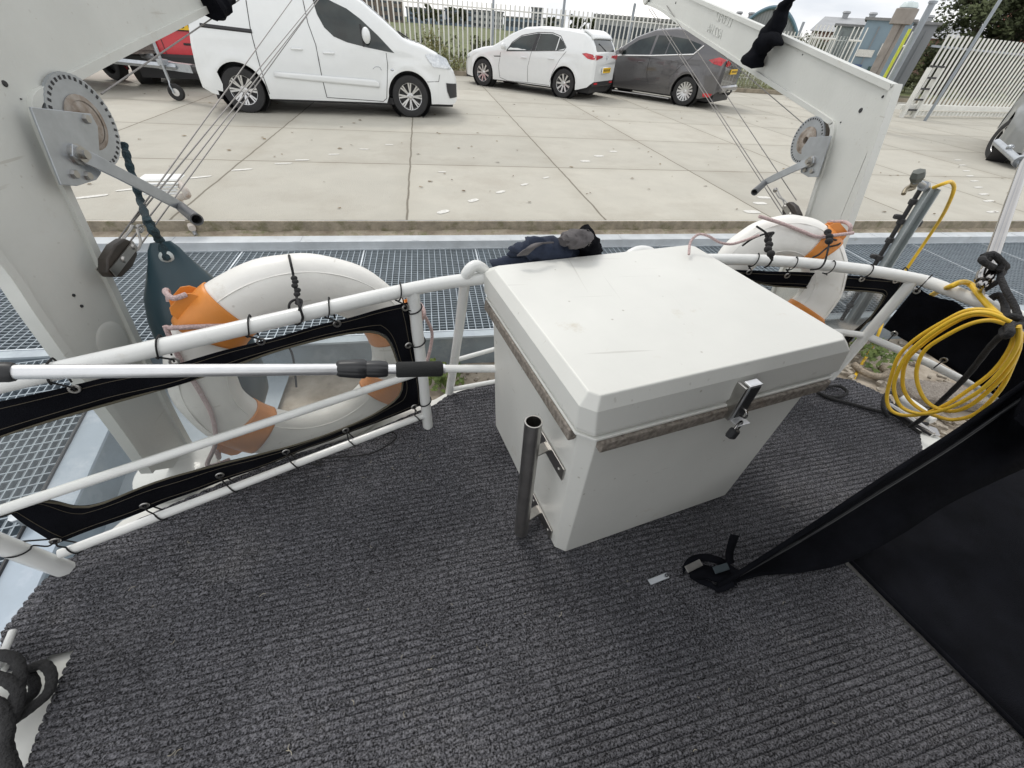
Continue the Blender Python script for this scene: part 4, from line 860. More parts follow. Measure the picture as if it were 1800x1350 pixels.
# ------------------------------------------------------------------ davits
def davit(label, azd, base, lean, outline, holes, cap, side):
    """outline: picture points walked outer-foot -> knee -> arm end -> back under the arm -> inner foot, laid on the davit's own upright plane"""
    ra = math.radians(azd); pl = Plane(base, (base[0]+math.sin(ra), base[1]+math.cos(ra)))
    pts = [pl.px(x, y) for x, y in outline]
    return pl, pts
mh = M['black']
def towards(pl): return -1 if (CAM-pl.a).dot(pl.n) < 0 else 1   # side of the web that faces the viewer
def rim_flange(b, pts, pl, w_=.033, th=.021):
    n = len(pts)
    for i in range(n-1):
        a, c = pts[i], pts[i+1]; m_ = Vector((pl.n.x,pl.n.y,0))*w_/2; d = (c-a).normalized(); q = d.cross(pl.n).normalized()*th/2
    ring = []
    m_ = pl.n*w_/2
    for i, p in enumerate(pts):
        d = (pts[min(i+1,n-1)]-pts[max(i-1,0)]).normalized(); q = d.cross(pl.n).normalized()*th/2
        k = .006
        for s1, s2 in ((-1,-1),(-1,1),(1,1),(1,-1)): ring.append(p+m_*s1+q*s2)
    b.add(ring, [(i*4+k, i*4+(k+1)%4, (i+1)*4+(k+1)%4, (i+1)*4+k) for i in range(n-1) for k in range(4)] + [(3,2,1,0), tuple((n-1)*4+k for k in range(4))])
def build_davit(label, pl, outer, inner, bolts, group):
    t = thing('davit', label, 'davit', tuple(pl.px(*outer[0])), group=group)
    O = cat([pl.px(*p) if isinstance(p, tuple) else p for p in outer], 6); I = cat([pl.px(*p) if isinstance(p, tuple) else p for p in inner], 6)
    # web as a strip between resampled outer and inner edges
    def resam(L_, n):
        ds = [0]
        for a, c in zip(L_, L_[1:]): ds.append(ds[-1]+(c-a).length)
        o = []; j = 0
        for k in range(n):
            s_ = ds[-1]*k/(n-1)
            while j < len(ds)-2 and ds[j+1] < s_: j += 1
            o.append(L_[j].lerp(L_[j+1], (s_-ds[j])/max(1e-9, ds[j+1]-ds[j])))
        return o
    b = MB(); A_, B_ = O, I
    m_ = pl.n*.006; full = A_+B_[::-1]; vs = [p-m_ for p in full]+[p+m_ for p in full]; n = len(full)
    b.add(vs, [tuple(range(n-1,-1,-1)), tuple(range(n,2*n))]+[(i,(i+1)%n,n+(i+1)%n,n+i) for i in range(n)])
    obj('web', b, M['davit'], t, 30)
    b = MB(); rim_flange(b, O, pl); obj('outer_flange', b, M['davit'], t, 60, bev=.0095)
    b = MB(); rim_flange(b, I, pl); obj('inner_flange', b, M['davit'], t, 60, bev=.0095)
    for x, y, r_ in bolts:
        sg = towards(pl); q = pl.px(x, y, .006*sg); b = MB(); b.lathe([(0,.0025),(r_*.8,.0025),(r_,.001),(r_,-.002)], q, pl.n*sg, 14); obj('bolt_hole', b, mh, t, 40)
    return t
def towards(pl):                                   # sign of n that faces the camera
    return -1 if (CAM-pl.a).dot(pl.n) < 0 else 1
def winch(t, pl, off, wheel_c, wheel_r, plate, axle, handle_end, grip_end, s_, drum_c):
    """winch bolted to the inner edge of the leg; parts lie on planes parallel to the davit web"""
    nn = pl.n*s_
    def at(x, y, o): return pl.px(x, y, o*s_)
    w = obj('winch', MB().prism([at(x,y,off) for x,y in plate], -nn*.005), M['zinc'], t, 0, bev=.001)
    b = MB(); b.prism([at(x,y,off)-nn*.075 for x,y in plate], -nn*.005); b.tube([at(plate[0][0]+1,plate[0][1]+2,off)+nn*.003-nn*.075, at(plate[-1][0]+1,plate[-1][1]-2,off)+nn*.003-nn*.075], .004, 4); obj('back_plate', b, M['zinc'], w, 0)
    c = at(*wheel_c, off-.030); u_ = pl.d; v_ = Vector((0,0,1)); r = wheel_r
    # toothed gear wheel with slotted rim
    b = MB(); n = 96; pts = [c + (u_*math.cos(2*math.pi*k/n)+v_*math.sin(2*math.pi*k/n))*(r*(1 if k%2 else .985)) for k in range(n)]
    inn = [c + (u_*math.cos(2*math.pi*k/n)+v_*math.sin(2*math.pi*k/n))*(r*.46) for k in range(n)]; h = nn*.004
    b.add([p+h for p in pts]+[p+h for p in inn]+[p-h for p in pts]+[p-h for p in inn], [(k,(k+1)%n,n+(k+1)%n,n+k) for k in range(n)]+[(2*n+k,3*n+k,3*n+(k+1)%n,2*n+(k+1)%n) for k in range(n)]+[(k,2*n+k,2*n+(k+1)%n,(k+1)%n) for k in range(n)]+[(n+k,n+(k+1)%n,3*n+(k+1)%n,3*n+k) for k in range(n)])
    gw = obj('gear_wheel', b, M['zinc'], w, 30)
    b = MB(); m_ = 38
    for k in range(m_):
        a = 2*math.pi*k/m_; d = u_*math.cos(a)+v_*math.sin(a); q = d.cross(nn).normalized(); b.box(c+d*r*.90+nn*.0045, (r*.055, r*.075, .0015), ax=(q,d,nn))
    obj('tooth_slots', b, mh, w, 0)
    b = MB(); b.lathe([(0,-.062),(r*.98,-.062),(r*.98,-.056),(r*.44,-.056),(r*.44,-.004),(r*.50,.006),(r*.36,.010),(r*.16,.010),(r*.15,-.02),(0,-.02)], c, nn, 30); obj('drum', b, M['rust'], w, 40)
    b = MB(); b.lathe([(r*.46,.0045),(r*.58,.0045),(r*.58,.007),(r*.46,.009)], c, nn, 30); obj('drum_ring', b, M['rust'], w, 40)
    ac = at(*axle, off)
    b = MB(); b.lathe([(0,.026),(.010,.026),(.010,.016),(.017,.016),(.017,.009),(.023,.008),(.023,0)], ac, nn, 6 if False else 18); b.tube([ac-nn*.09, ac+nn*.022], .007, 8)
    for dx, dy in plate[:0]: pass
    obj('axle_nut', b, M['satin'], w, 30)
    he = at(*handle_end, off+.012); d = (he-ac).normalized(); q = d.cross(nn).normalized()
    b = MB(); L0 = (he-ac).length
    kk = [(-.02,.014,.004),(0,.017,.004),(.03,.017,.010),(.09,.016,.014),(L0*.7,.0165,.018),(L0,.014,.018)]
    vs = []
    for s0, wd, o in kk:
        for s1 in (-1,1):
            for s2 in (-1,1): vs.append(ac+d*s0+q*wd*s1+nn*(o+.004+.003*s2))
    fs = []
    for i in range(len(kk)-1):
        a = i*4; e = a+4; fs += [(a,a+1,e+1,e),(a+2,e+2,e+3,a+3),(a,e,e+2,a+2),(a+1,a+3,e+3,e+1)]
    fs += [(0,2,3,1),((len(kk)-1)*4,(len(kk)-1)*4+1,(len(kk)-1)*4+3,(len(kk)-1)*4+2)]
    b.add(vs, fs); obj('crank', b, M['zinc'], w, 30, bev=.001)
    ge = grip_end; b = MB(); st = he+nn*.018-d*.02; ax_ = (ge-st).normalized(); ll = (ge-st).length
    b.lathe([(0,-.002),(.011,0),(.0145,.006),(.0155,ll*.5),(.0165,ll*.96),(.0165,ll),(.0125,ll),(.0125,ll-.05),(0,ll-.05)], st, ax_, 20)
    obj('crank_grip', b, mat('grey_plastic_grip', (.09,.095,.10), .45, var=.15), w, 40)
    for (x, y) in drum_c: b = MB(); b.lathe([(0,.008),(.009,.008),(.011,.002),(.011,0)], at(x,y,off), nn, 6); obj('bolt', b, M['satin'], w, 30)
    return w, c
AZ = math.radians(3.95)
DL = Plane((-.884,.991), (-.884+math.sin(AZ), .991+math.cos(AZ))); DR = Plane((1.74,1.8), (1.74+math.sin(AZ), 1.8+math.cos(AZ)))
sL, sR = towards(DL), towards(DR)
kl = lambda s_, z: DL.at(s_, z)
def LP(x, y): return DL.px(x, y)
q0 = LP(50,177); armd = (LP(350,20)-q0)            # along the underside of the arm
tipL = q0 + armd.normalized()*2.15; knee_o = Vector(q0)+DL.d*-.26+Vector((0,0,.13))
upL = Vector((0,0,1))
outerL = [(262,828),(190,728),(120,640),(55,550),(0,470), DL.px(0,470)+(-DL.d*.005)+Vector((0,0,.15)), knee_o, knee_o+Vector((0,0,.07))+DL.d*.03, knee_o+Vector((0,0,.085))+DL.d*.10, tipL-armd.normalized()*.1+upL*.15, tipL+upL*.14]
innerL = [(345,815),(300,735),(262,660),(228,588),(160,445),(110,340),(66,238),(51,192),(56,170),(76,158),(150,119),(220,84),(350,20), tipL-armd.normalized()*.1, tipL]
tL = build_davit('large pale davit arm at the upper left carrying the nearer winch', DL, outerL, innerL, ((8,147,.006),(36,174,.0015),(129,519,.004),(143,538,.004)), 'pair of stern davits')
b = MB(); bc = P(308,822,.30); b.lathe([(0,0),(.105,0),(.115,-.008),(.115,-.035),(0,-.035)], bc, (0,0,1), 28); obj('foot_plate', b, M['white'], tL, 40)
b = MB(); fc = DL.px(185,585)+DL.n*sL*.004; vs = []
b.lathe([(0,.010),(.040,.009),(.062,.004),(.068,-.006)], DL.px(195,600)+DL.n*0, DL.n*sL, 24, u=(0,0,1)); obj('boss', b, M['davit'], tL, 60)
outerR = [(1398,575),(1440,520),(1478,430),(1510,340),(1545,240),(1573,158),(1572,154),(1565,151),(1480,113),(1380,67),(1300,32),(1227,0), DR.px(1190,-18), DR.px(1150,-28)]
innerR = [(1345,560),(1375,480),(1415,400),(1437,335),(1460,262),(1468,232),(1466,218),(1458,210),(1400,173),(1333,130),(1266,86),(1200,43), (1165,17), DR.px(1140,6)]
tR = build_davit('pale davit arm at the upper right with raised lettering and the smaller looking winch', DR, outerR, innerR, ((1513,194,.009),(1552,170,.005),(1478,215,.003),(1411,96,.003),(1188,5,.007)), 'pair of stern davits')
# raised cast lettering on the web (read from behind, so mirrored)
lx = (DR.px(1293,52)-DR.px(1248,30)).normalized(); 
q = DR.px(1266,40, sR*.0065); nz = DR.n*sR; ly = nz.cross(lx).normalized()
mw = Matrix((( lx.x, ly.x, nz.x, q.x),(lx.y, ly.y, nz.y, q.y),(lx.z, ly.z, nz.z, q.z),(0,0,0,1)))
off0 = Matrix.Translation(-ORG[tR])
o = text_mesh('cast_letters', 'LEVAD', .075, M['davit'], tR, off0 @ mw @ Matrix.Translation((.03,.025,0)), .0025, mirror=True)
o = text_mesh('cast_letters', 'AZZ.HA', .060, M['davit'], tR, off0 @ mw @ Matrix.Translation((-.03,-.045,0)), .0025, mirror=True)
# sheaves at the arm ends
def sheave(t, pl, s_, c):
    b = MB(); nn = pl.n*s_
    b.lathe([(0,.030),(.066,.030),(.072,.024),(.072,.018),(0,.018)], c, nn, 32); b.lathe([(0,-.018),(.072,-.018),(.072,-.024),(.066,-.030),(0,-.030)], c, nn, 32)
    o = obj('sheave_cheek', b, M['davit'], t, 40)
    b = MB(); b.lathe([(0,.017),(.075,.017),(.066,.004),(.066,-.004),(.075,-.017),(0,-.017)], c, nn, 32); obj('sheave', b, M['black'], o, 40)
shR = DR.px(1142,-12); sheave(tR, DR, sR, shR); shL = tipL+armd.normalized()*.03+upL*.06; sheave(tL, DL, sL, shL)
# winches
wl, wcL = winch(tL, DL, .045, (149,216), .103, [(54,188),(160,200),(172,222),(178,305),(170,316),(136,327),(108,325)], (133,271), (315,368), DL.px(346,386, sL*.20), sL, ((129,306),(150,209),(153,309)))
wr, wcR = winch(tR, DR, .045, (1419,247), .094, [(1461,239),(1423,241),(1409,262),(1407,303),(1420,311),(1437,311)], (1427,284), (1345,324), DR.px(1326,338, sR*.16), sR, ((1428,301),(1416,299)))
# ------------------------------------------------------------------ falls (wire tackles)
def fall(label, pl, s_, tip, block, drum, lines, grp):
    t = thing('wire_tackle', label, 'rigging', tuple(block), group=grp); 
    for a, c in lines: b = MB(); b.tube([a, c], .0022, 6); obj('wire', b, M['wire'], t)
    return t
bl = DL.px(208,448, sL*.06)
tk = fall('wire tackle from the left davit tip down to a dark pulley block', DL, sL, shL, bl, wcL,
    [(DL.px(178,165,sL*.01), DL.px(420,0,-sL*.0)), (DL.px(420,0), shL+DL.n*.01)], 'davit wire tackles')
def through(pl, x0, y0, o0, tip):
    a = pl.px(x0, y0, o0); return (a, tip)
for (x, y), (tx, ty) in (((190,446),(513,0)),((226,428),(561,-2)),((243,436),(574,-20)),((232,392),(555,0))):
    a = DL.px(x, y, sL*.05); d = DL.px(tx, ty, 0); e = a+(d-a)*1.0
    # carry each part of the fall on to the sheave
    b = MB(); b.tube([a, d, d+(d-a).normalized()*((shL-d).length*.9)], .0022, 6); obj('wire', b, M['wire'], tk)
bax = (DL.px(224,432,sL*.06)-DL.px(186,480,sL*.06)).normalized(); bc = DL.px(207,454, sL*.06); bn = (DL.n*sL).normalized(); bq = bax.cross(bn).normalized()
def block_parts(t, c, ax_, nn, q, sc=1):
    pts = [c+ax_*x*sc+q*y*sc for x, y in ((.062,.010),(.050,.026),(.010,.034),(-.040,.028),(-.066,.008),(-.066,-.008),(-.040,-.028),(.010,-.034),(.050,-.026),(.062,-.010))]
    b = MB(); b.prism([p+nn*.012*sc for p in pts], -nn*.024*sc); blk = obj('pulley_block', b, mat('dark_brown_block', (.035,.028,.022), .5, var=.4, sc=40), t, 30, bev=.004)
    b = MB()
    for s1 in (-1, 1): b.box(c+nn*s1*.0155*sc, (.12*sc,.022*sc,.003), ax=(ax_,q,nn))
    for s0 in (.05,-.005): b.lathe([(0,.021),(.006,.021),(.009,.017)], c+ax_*s0*sc, nn, 12)
    obj('side_strap', b, M['satin'], blk, 30)
block_parts(tk, bc, bax, bn, bq)
s0 = DL.px(222,438,sL*.06); b = MB(); b.tube(cat([s0, DL.px(240,440,sL*.06), DL.px(247,425,sL*.06), DL.px(241,400,sL*.06), DL.px(247,396,sL*.06), DL.px(251,402,sL*.06), DL.px(247,408,sL*.06)],5), .0035, 8); b.tube(cat([DL.px(238,400,sL*.06), DL.px(232,397,sL*.06), DL.px(229,404,sL*.06), DL.px(212,425,sL*.06)],5), .0035, 8); obj('shackle', b, M['satin'], tk)
blR = DR.px(1393,372, sR*.06); lines = [(DR.px(1413,218,0), shR)]
for x, y, tx, ty in ((1376,378,1140,15),(1380,374,1145,15),(1400,352,1172,10)): lines.append((DR.px(x,y,sR*.05), DR.px(tx,ty,sR*.01)))
tkR = fall('wire tackle from the right davit tip down to a steel block beside the far lifebuoy', DR, sR, shR, blR, wcR, lines, 'davit wire tackles')
bax = (DR.px(1366,336,sR*.06)-DR.px(1398,384,sR*.06)).normalized(); bn = DR.n*sR; bq = bax.cross(bn).normalized()
block_parts(tkR, DR.px(1393,376,sR*.06), bax, bn, bq, 1.05)
b = MB(); b.tube(cat([DR.px(1388,364,sR*.06),DR.px(1380,362,sR*.06),DR.px(1376,352,sR*.06),DR.px(1368,346,sR*.06),DR.px(1363,336,sR*.06),DR.px(1366,333,sR*.06),DR.px(1372,345,sR*.06),DR.px(1386,358,sR*.06)],5), .003, 8); b.ellip(DR.px(1363,334,sR*.06),(.010,.010,.012)); obj('shackle', b, M['satin'], tkR)
# black cloth lashings on the arms
def clothwrap(label, pts, r):
    b = MB(); b.tube(cat(pts, 8), r, 14); 
    for v in b.v: v += Vector((noise.noise(v*30), noise.noise(v*30+Vector((5,0,0))), noise.noise(v*30+Vector((0,5,0)))))*.014
    o = obj('cloth_tie', b, M['canvas'], None, 60); tag(o, label, 'cloth tie', 'black cloth ties on the davits'); return o
o_ = sR*.06
pts = [DR.px(x,y,o_) for x,y in ((1322,112),(1328,100),(1340,78),(1352,62),(1366,40),(1376,16),(1392,-6),(1412,-40))]; rr_ = cat([Vector((r_,0,0)) for r_ in (.060,.050,.036,.052,.040,.028,.022,.022)], 8)
o = clothwrap('black cloth bundle tied round the right davit arm, hanging below it', pts, [v.x for v in rr_])
b = MB(); pts = [DR.px(x,y,o_+.02*sR) for x,y in ((1345,75),(1362,70),(1376,78))]; b.tube(cat(pts,6), [.05-.045*i/12 for i in range(13)], 10); obj('loose_end', b, M['canvas'], o, 60)
b = MB(); b.tube([DR.px(1371,22,o_)+Vector((0,0,0)), DR.px(1376,13,o_)], .028, 14); obj('tape_band', b, mat('grey_tape', (.12,.12,.11), .6), o, 60)
pts = [DL.px(x,y,sL*.03) for x,y in ((372,18),(382,8),(390,-8),(396,-30))]; clothwrap('black cloth tie at the end of the left davit arm at the top edge', pts, [.040]*len(cat(pts,8)))
# ------------------------------------------------------------------ stern rails
TR = .0205
t = thing('stern_rail', 'white tubular stern rail at the left carrying the black cloth with clear window', 'railing', tuple(ftA))
z1, z2, z3 = .862, .556, .352
ua, ub = (ftA-ftB).length, 0
def rl(u, z, off=0): return RL.at(u, z, off)
topend = P(845,489,z1); topend.z = z1
b = MB(); b.tube(cat([rl(-.62,z1-.01), rl(-.2,z1), rl(.5,z1), rl(ua,z1), topend, P(880,484,z1), Vector((.55,1.19,z1)), P(1240,456,z1)],6), TR*.93, 16); obj('top_rail', b, M['white'], t, 60)
b = MB(); b.tube([rl(.0,z2), rl(ua-.005,z2)], .0125, 12); obj('middle_rail', b, M['white'], t, 60)
b = MB(); b.tube([P(778,648,z2), P(868,648,z2), P(1000,650,z2)], .0135, 12); obj('middle_rail', b, M['white'], t, 60)
b = MB(); b.tube([rl(.02,z3), rl(ua-.01,z3)], .0125, 12); obj('bottom_rail', b, M['white'], t, 60)
b = MB(); b.tube([rl(ua,DZ-.005), rl(ua,z1)], .0185, 16); obj('post', b, M['white'], t, 60)
b = MB(); b.tube([rl(0,DZ-.005), rl(-.05,.56), rl(-.10,z1)], .021, 16); obj('post', b, M['white'], t, 60)
# middle opening hoops with rungs
t = thing('boarding_hoop', 'white bent tube hoop with two rungs between the rail post and the locker', 'railing', tuple(P(790,690,DZ)), group='boarding hoops')
h0 = P(790,690,DZ); b = MB(); hp = [h0, P(806,585,.60), P(817,500,.84), P(822,478,.89), P(836,467,.905), P(850,474,.885), P(856,484,.862)]
b.tube(cat(hp,6), .0165, 14); obj('hoop_tube', b, M['white'], t, 60)
b = MB(); b.tube([P(801,633,.45), P(868,614,.45), P(960,600,.45)], .0095, 10); obj('rung', b, M['white'], t, 60)
b = MB(); b.tube([P(797,684,.33), P(868,671,.33), P(960,655,.33)], .0095, 10); obj('rung', b, M['white'], t, 60)
t = thing('boarding_hoop', 'white bent tube end just showing above the far edge of the locker lid', 'railing', tuple(P(1130,600,DZ)), group='boarding hoops')
b = MB(); b.tube(cat([P(1092,470,.84), P(1102,452,.88), P(1122,441,.90), P(1142,443,.895), P(1156,456,.862)],6), .0165, 14); b.tube([P(1092,470,.84), Vector((.72,1.33,DZ))], .0165, 12); obj('hoop_tube', b, M['white'], t, 60)
# right rail
RA, RB = P(1240,456,z1), P(1608,490,z1); RC = P(1800,560,.862)
pR = P(1608,490,z1); jR = P(1522,590,.62)
t = thing('stern_rail', 'white tubular stern rail at the right carrying the yellow hose coil', 'railing', (jR.x,jR.y,DZ))
b = MB(); b.tube(cat([P(1240,456,z1), P(1335,457,z1), P(1430,464,z1), P(1530,476,z1), P(1608,490,z1), P(1640,499,z1), P(1720,530,z1), P(1800,560,z1), P(1840,575,z1)],5), .0195, 16); obj('top_rail', b, M['white'], t, 60)
b = MB(); b.tube([pR, jR, jR+(jR-pR)*.9], .0175, 14); obj('post', b, M['white'], t, 60)
b = MB(); b.tube([P(1440,583,.62), P(1480,584,.62), jR], .0125, 12); obj('middle_rail', b, M['white'], t, 60)
b = MB(); b.tube([jR, P(1630,637,.60), P(1735,690,.58), P(1800,722,.57)], .0135, 12); obj('bottom_rail', b, M['white'], t, 60)
# ------------------------------------------------------------------ cloth dodgers
def resample(pts, n, closed=True):
    L_ = list(pts)+([pts[0]] if closed else []); ds = [0]
    for a, c in zip(L_, L_[1:]): ds.append(ds[-1]+(c-a).length)
    o = []; j = 0
    for k in range(n):
        s_ = ds[-1]*k/n
        while j < len(ds)-2 and ds[j+1] < s_: j += 1
        o.append(L_[j].lerp(L_[j+1], (s_-ds[j])/max(1e-9, ds[j+1]-ds[j])))
    return o
def cloth_frame(name, label, pl, outer, inner, side, group, per=14, wob=.004):
    """outer and inner: lists of the same length; corner i of one goes with corner i of the other"""
    t = thing(name, label, 'spray cloth', tuple(outer[0]), group=group)
    nseg = len(outer); O = []; I = []
    Ic = cat(inner, per, True)
    for i in range(nseg):
        a, c = outer[i], outer[(i+1)%nseg]
        for k in range(per): O.append(a.lerp(c, k/per)); I.append(Ic[i*per+k])
    n = len(O); rings = []
    for j in range(6):
        f_ = j/5; rings.append([])
        for k in range(n):
            p = O[k].lerp(I[k], f_); rings[-1].append(p + pl.n*noise.noise(p*9)*wob*2)
    b = MB(); vs = [p for r_ in rings for p in r_]
    b.add(vs, [(j*n+k, j*n+(k+1)%n, (j+1)*n+(k+1)%n, (j+1)*n+k) for j in range(5) for k in range(n)])
    obj('canvas_border', b, M['canvas'], t, 60, solid=.003)
    b = MB(); b.tube([p-pl.n*.003*side for p in resample(Ic, 90)], .0028, 6, closed=True); obj('window_piping', b, mat('olive_piping', (.085,.075,.05), .8), t, 60)
    st = MB()
    for f_ in (.18, .78):
        rg = [O[k].lerp(I[k], f_)-pl.n*side*.0022 + pl.n*noise.noise(O[k].lerp(I[k],f_)*9)*wob*2 for k in range(n)]
        st.tube(rg, .0007, 4, closed=True)
    obj('stitching', st, mat('dark_thread', (.10,.085,.06), .8), t, 0)
    b = MB(); cI = sum(Ic, Vector())/len(Ic); rr_ = [[cI.lerp(p, .05+f_*.96)+pl.n*noise.noise(p*2.2)*.0012 for p in Ic] for f_ in (0,.25,.5,.75,1)]
    m_ = len(Ic); b.add([p for r_ in rr_ for p in r_], [(j*m_+k, j*m_+(k+1)%m_, (j+1)*m_+(k+1)%m_, (j+1)*m_+k) for j in range(4) for k in range(m_)]+[tuple(range(m_-1,-1,-1))])
    obj('clear_window', b, M['vinylwin'], t, 60)
    return t
def eyelet(t, pl, c, side, rail, rr=TR, bend=0):
    n_ = pl.n*(-side); c = c+n_*.004
    b = MB(); b.lathe([(.0050,0),(.0060,.0022),(.0095,.0022),(.0110,0)], c, n_, 20, u=(0,0,1)); o = obj('eyelet', b, M['satin'], t, 40)
    return o
def lash(t, c, pl, side, rc, rr, rdir):
    """cord from an eyelet, up and around a rail tube"""
    n_ = pl.n*(-side); u_ = Vector(rdir).normalized(); q = u_.cross(n_).normalized(); q = q if (rc-c).dot(q) > 0 else -q
    loop = [c+n_*.004, c+n_*.012+q*.012]
    for k in range(9):
        a = -math.pi*.5+math.pi*1.25*k/8; loop.append(rc+n_*math.cos(a)*(rr+.0025)+q*math.sin(a)*(rr+.0025)+u_*(.003*k-.012))
    loop.append(c+n_*(-.008)+q*.01)
    b = MB(); b.tube(cat(loop,4), .0021, 6); obj('lashing', b, M['cord'], t, 60)
outer = [RL.px(0,706), RL.px(300,641), RL.px(500,588), RL.px(716,531), RL.px(728,620), RL.px(744,712), RL.px(480,812), RL.px(280,888), RL.px(98,958), RL.px(20,903), RL.at(-.14,.56), RL.at(-.18,.74)]
# window outline read from the photograph, on the plane of the rail
inner = [RL.px(0,766), RL.px(333,668), RL.px(520,606), RL.px(655,583), RL.px(694,625), RL.px(697,700), RL.px(560,768), RL.px(300,838), RL.px(160,889), RL.px(72,880), RL.at(-.04,.58), RL.at(-.08,.70)]
tc = cloth_frame('spray_cloth', 'black spray cloth with a long clear window laced to the left stern rail', RL, outer, inner, 1, 'spray cloths with clear windows')
for (x, y), rz_ in (((131,682),z1),((306,634),z1),((458,599),z1),((592,568),z1),((712,540),z1)):
    c = RL.px(x,y); eyelet(tc, RL, c, 1, None); u_ = (c-RL.a).dot(RL.d); lash(tc, c, RL, 1, RL.at(u_-.012, z1), TR, RL.d)
for (x, y) in ((97,949),(254,887),(386,834),(502,793),(607,755),(727,714)):
    c = RL.px(x,y); eyelet(tc, RL, c, 1, None); u_ = (c-RL.a).dot(RL.d); lash(tc, c, RL, 1, RL.at(u_+.012, z3), .0125, RL.d)
for (x, y) in ((717,545),(717,606),(728,712)):
    c = RL.px(x,y)
    if y == 606: eyelet(tc, RL, c, 1, None)
    lash(tc, c, RL, 1, RL.at(ua, c.z), .0185, Vector((0,0,1)))
for (x, y) in ((97,949),): c = RL.px(x,y); lash(tc, c, RL, 1, RL.at(-.02, c.z+.02), .021, Vector((0,0,1)))
# right framed cloth
RP = Plane(P(1300,470,.80), P(1595,492,.80)); sR2 = 1
rp = lambda x, y: RP.px(x, y)
bz = .40
def RPz(x, y, z): p = rp(x,y); return Vector((p.x,p.y,z))
outer = [RPz(1215,470,.80), rp(1283,474), rp(1440,480), rp(1592,493), rp(1560,545), RPz(1500,560,.50), RPz(1490,560,.36), RPz(1350,500,.36), RPz(1215,480,.36), RPz(1215,480,.55)]
inner = [RPz(1255,500,.73), rp(1333,503), rp(1440,507), rp(1544,515), rp(1549,530), RPz(1500,560,.54), RPz(1480,560,.43), RPz(1350,500,.43), RPz(1260,480,.43), RPz(1245,480,.58)]
inner = [rp(1300,500), rp(1370,503), rp(1460,508), rp(1543,514), rp(1550,527), rp(1512,578), RPz(1500,570,.45), RPz(1420,540,.42), RPz(1320,500,.42), RPz(1270,500,.58)]
tc2 = cloth_frame('spray_cloth', 'black spray cloth with clear window behind the locker on the right stern rail', RP, outer, inner, 1, 'spray cloths with clear windows')
for x, y, tx in ((1316,478,1332),(1383,484,1403),(1448,486,1466),(1514,490,1536),(1573,493,1596)):
    c = rp(x,y); eyelet(tc2, RP, c, 1, None); a = P(tx, 462+(tx-1332)*.085, z1); lash(tc2, c, RP, 1, P(x+10, 459+(x-1332)*.095, z1), .0195, RP.d)
# solid dark panel on the right rail
DP = Plane(P(1612,500,.84), P(1800,568,.84)); dp = lambda x, y: DP.px(x, y)
t = thing('spray_screen', 'solid black canvas panel laced below the right stern rail behind the hose coil', 'spray cloth', tuple(dp(1612,500)))
g_ = []; nu, nv = 22, 10
c00, c10, c11, c01 = dp(1611,503), dp(1830,590), dp(1830,742), dp(1552,576)
for j in range(nv+1):
    for i in range(nu+1):
        a = c00.lerp(c10, i/nu); e = c01.lerp(c11, i/nu); p = a.lerp(e, j/nv); sag = -.012*math.sin(math.pi*((i/nu*3)%1))*(1-j/nv)
        g_.append(p+DP.n*noise.noise(p*6)*.014+Vector((0,0,sag)))
b = MB(); b.add(g_, [(j*(nu+1)+i, j*(nu+1)+i+1, (j+1)*(nu+1)+i+1, (j+1)*(nu+1)+i) for j in range(nv) for i in range(nu)]); obj('canvas', b, M['canvas'], t, 60, solid=.003)
for x, y in ((1612,511),(1573,586),(1660,632),(1755,682)):
    c = dp(x,y)-DP.n*.006; b = MB(); b.lathe([(.0050,0),(.0060,.0022),(.0095,.0022),(.0110,0)], c, -DP.n, 20, u=(0,0,1)); obj('eyelet', b, M['satin'], t, 40)
for (x, y), (rx, ry), rz_ in (((1612,511),(1628,494),z1),((1573,586),(1560,600),.61),((1660,632),(1645,644),.60),((1735,556),(1745,535),z1)):
    c = dp(x,y)-DP.n*.006; rc = P(rx,ry,rz_); b = MB(); k_ = (CAM-rc).normalized(); q = (rc-c).normalized()
    b.tube(cat([c, c.lerp(rc,.5)+k_*.02, rc+k_*.022, rc+q*.024, rc-k_*.02, c-k_*.004],4), .0021, 6); obj('lashing', b, M['cord'], t, 60)
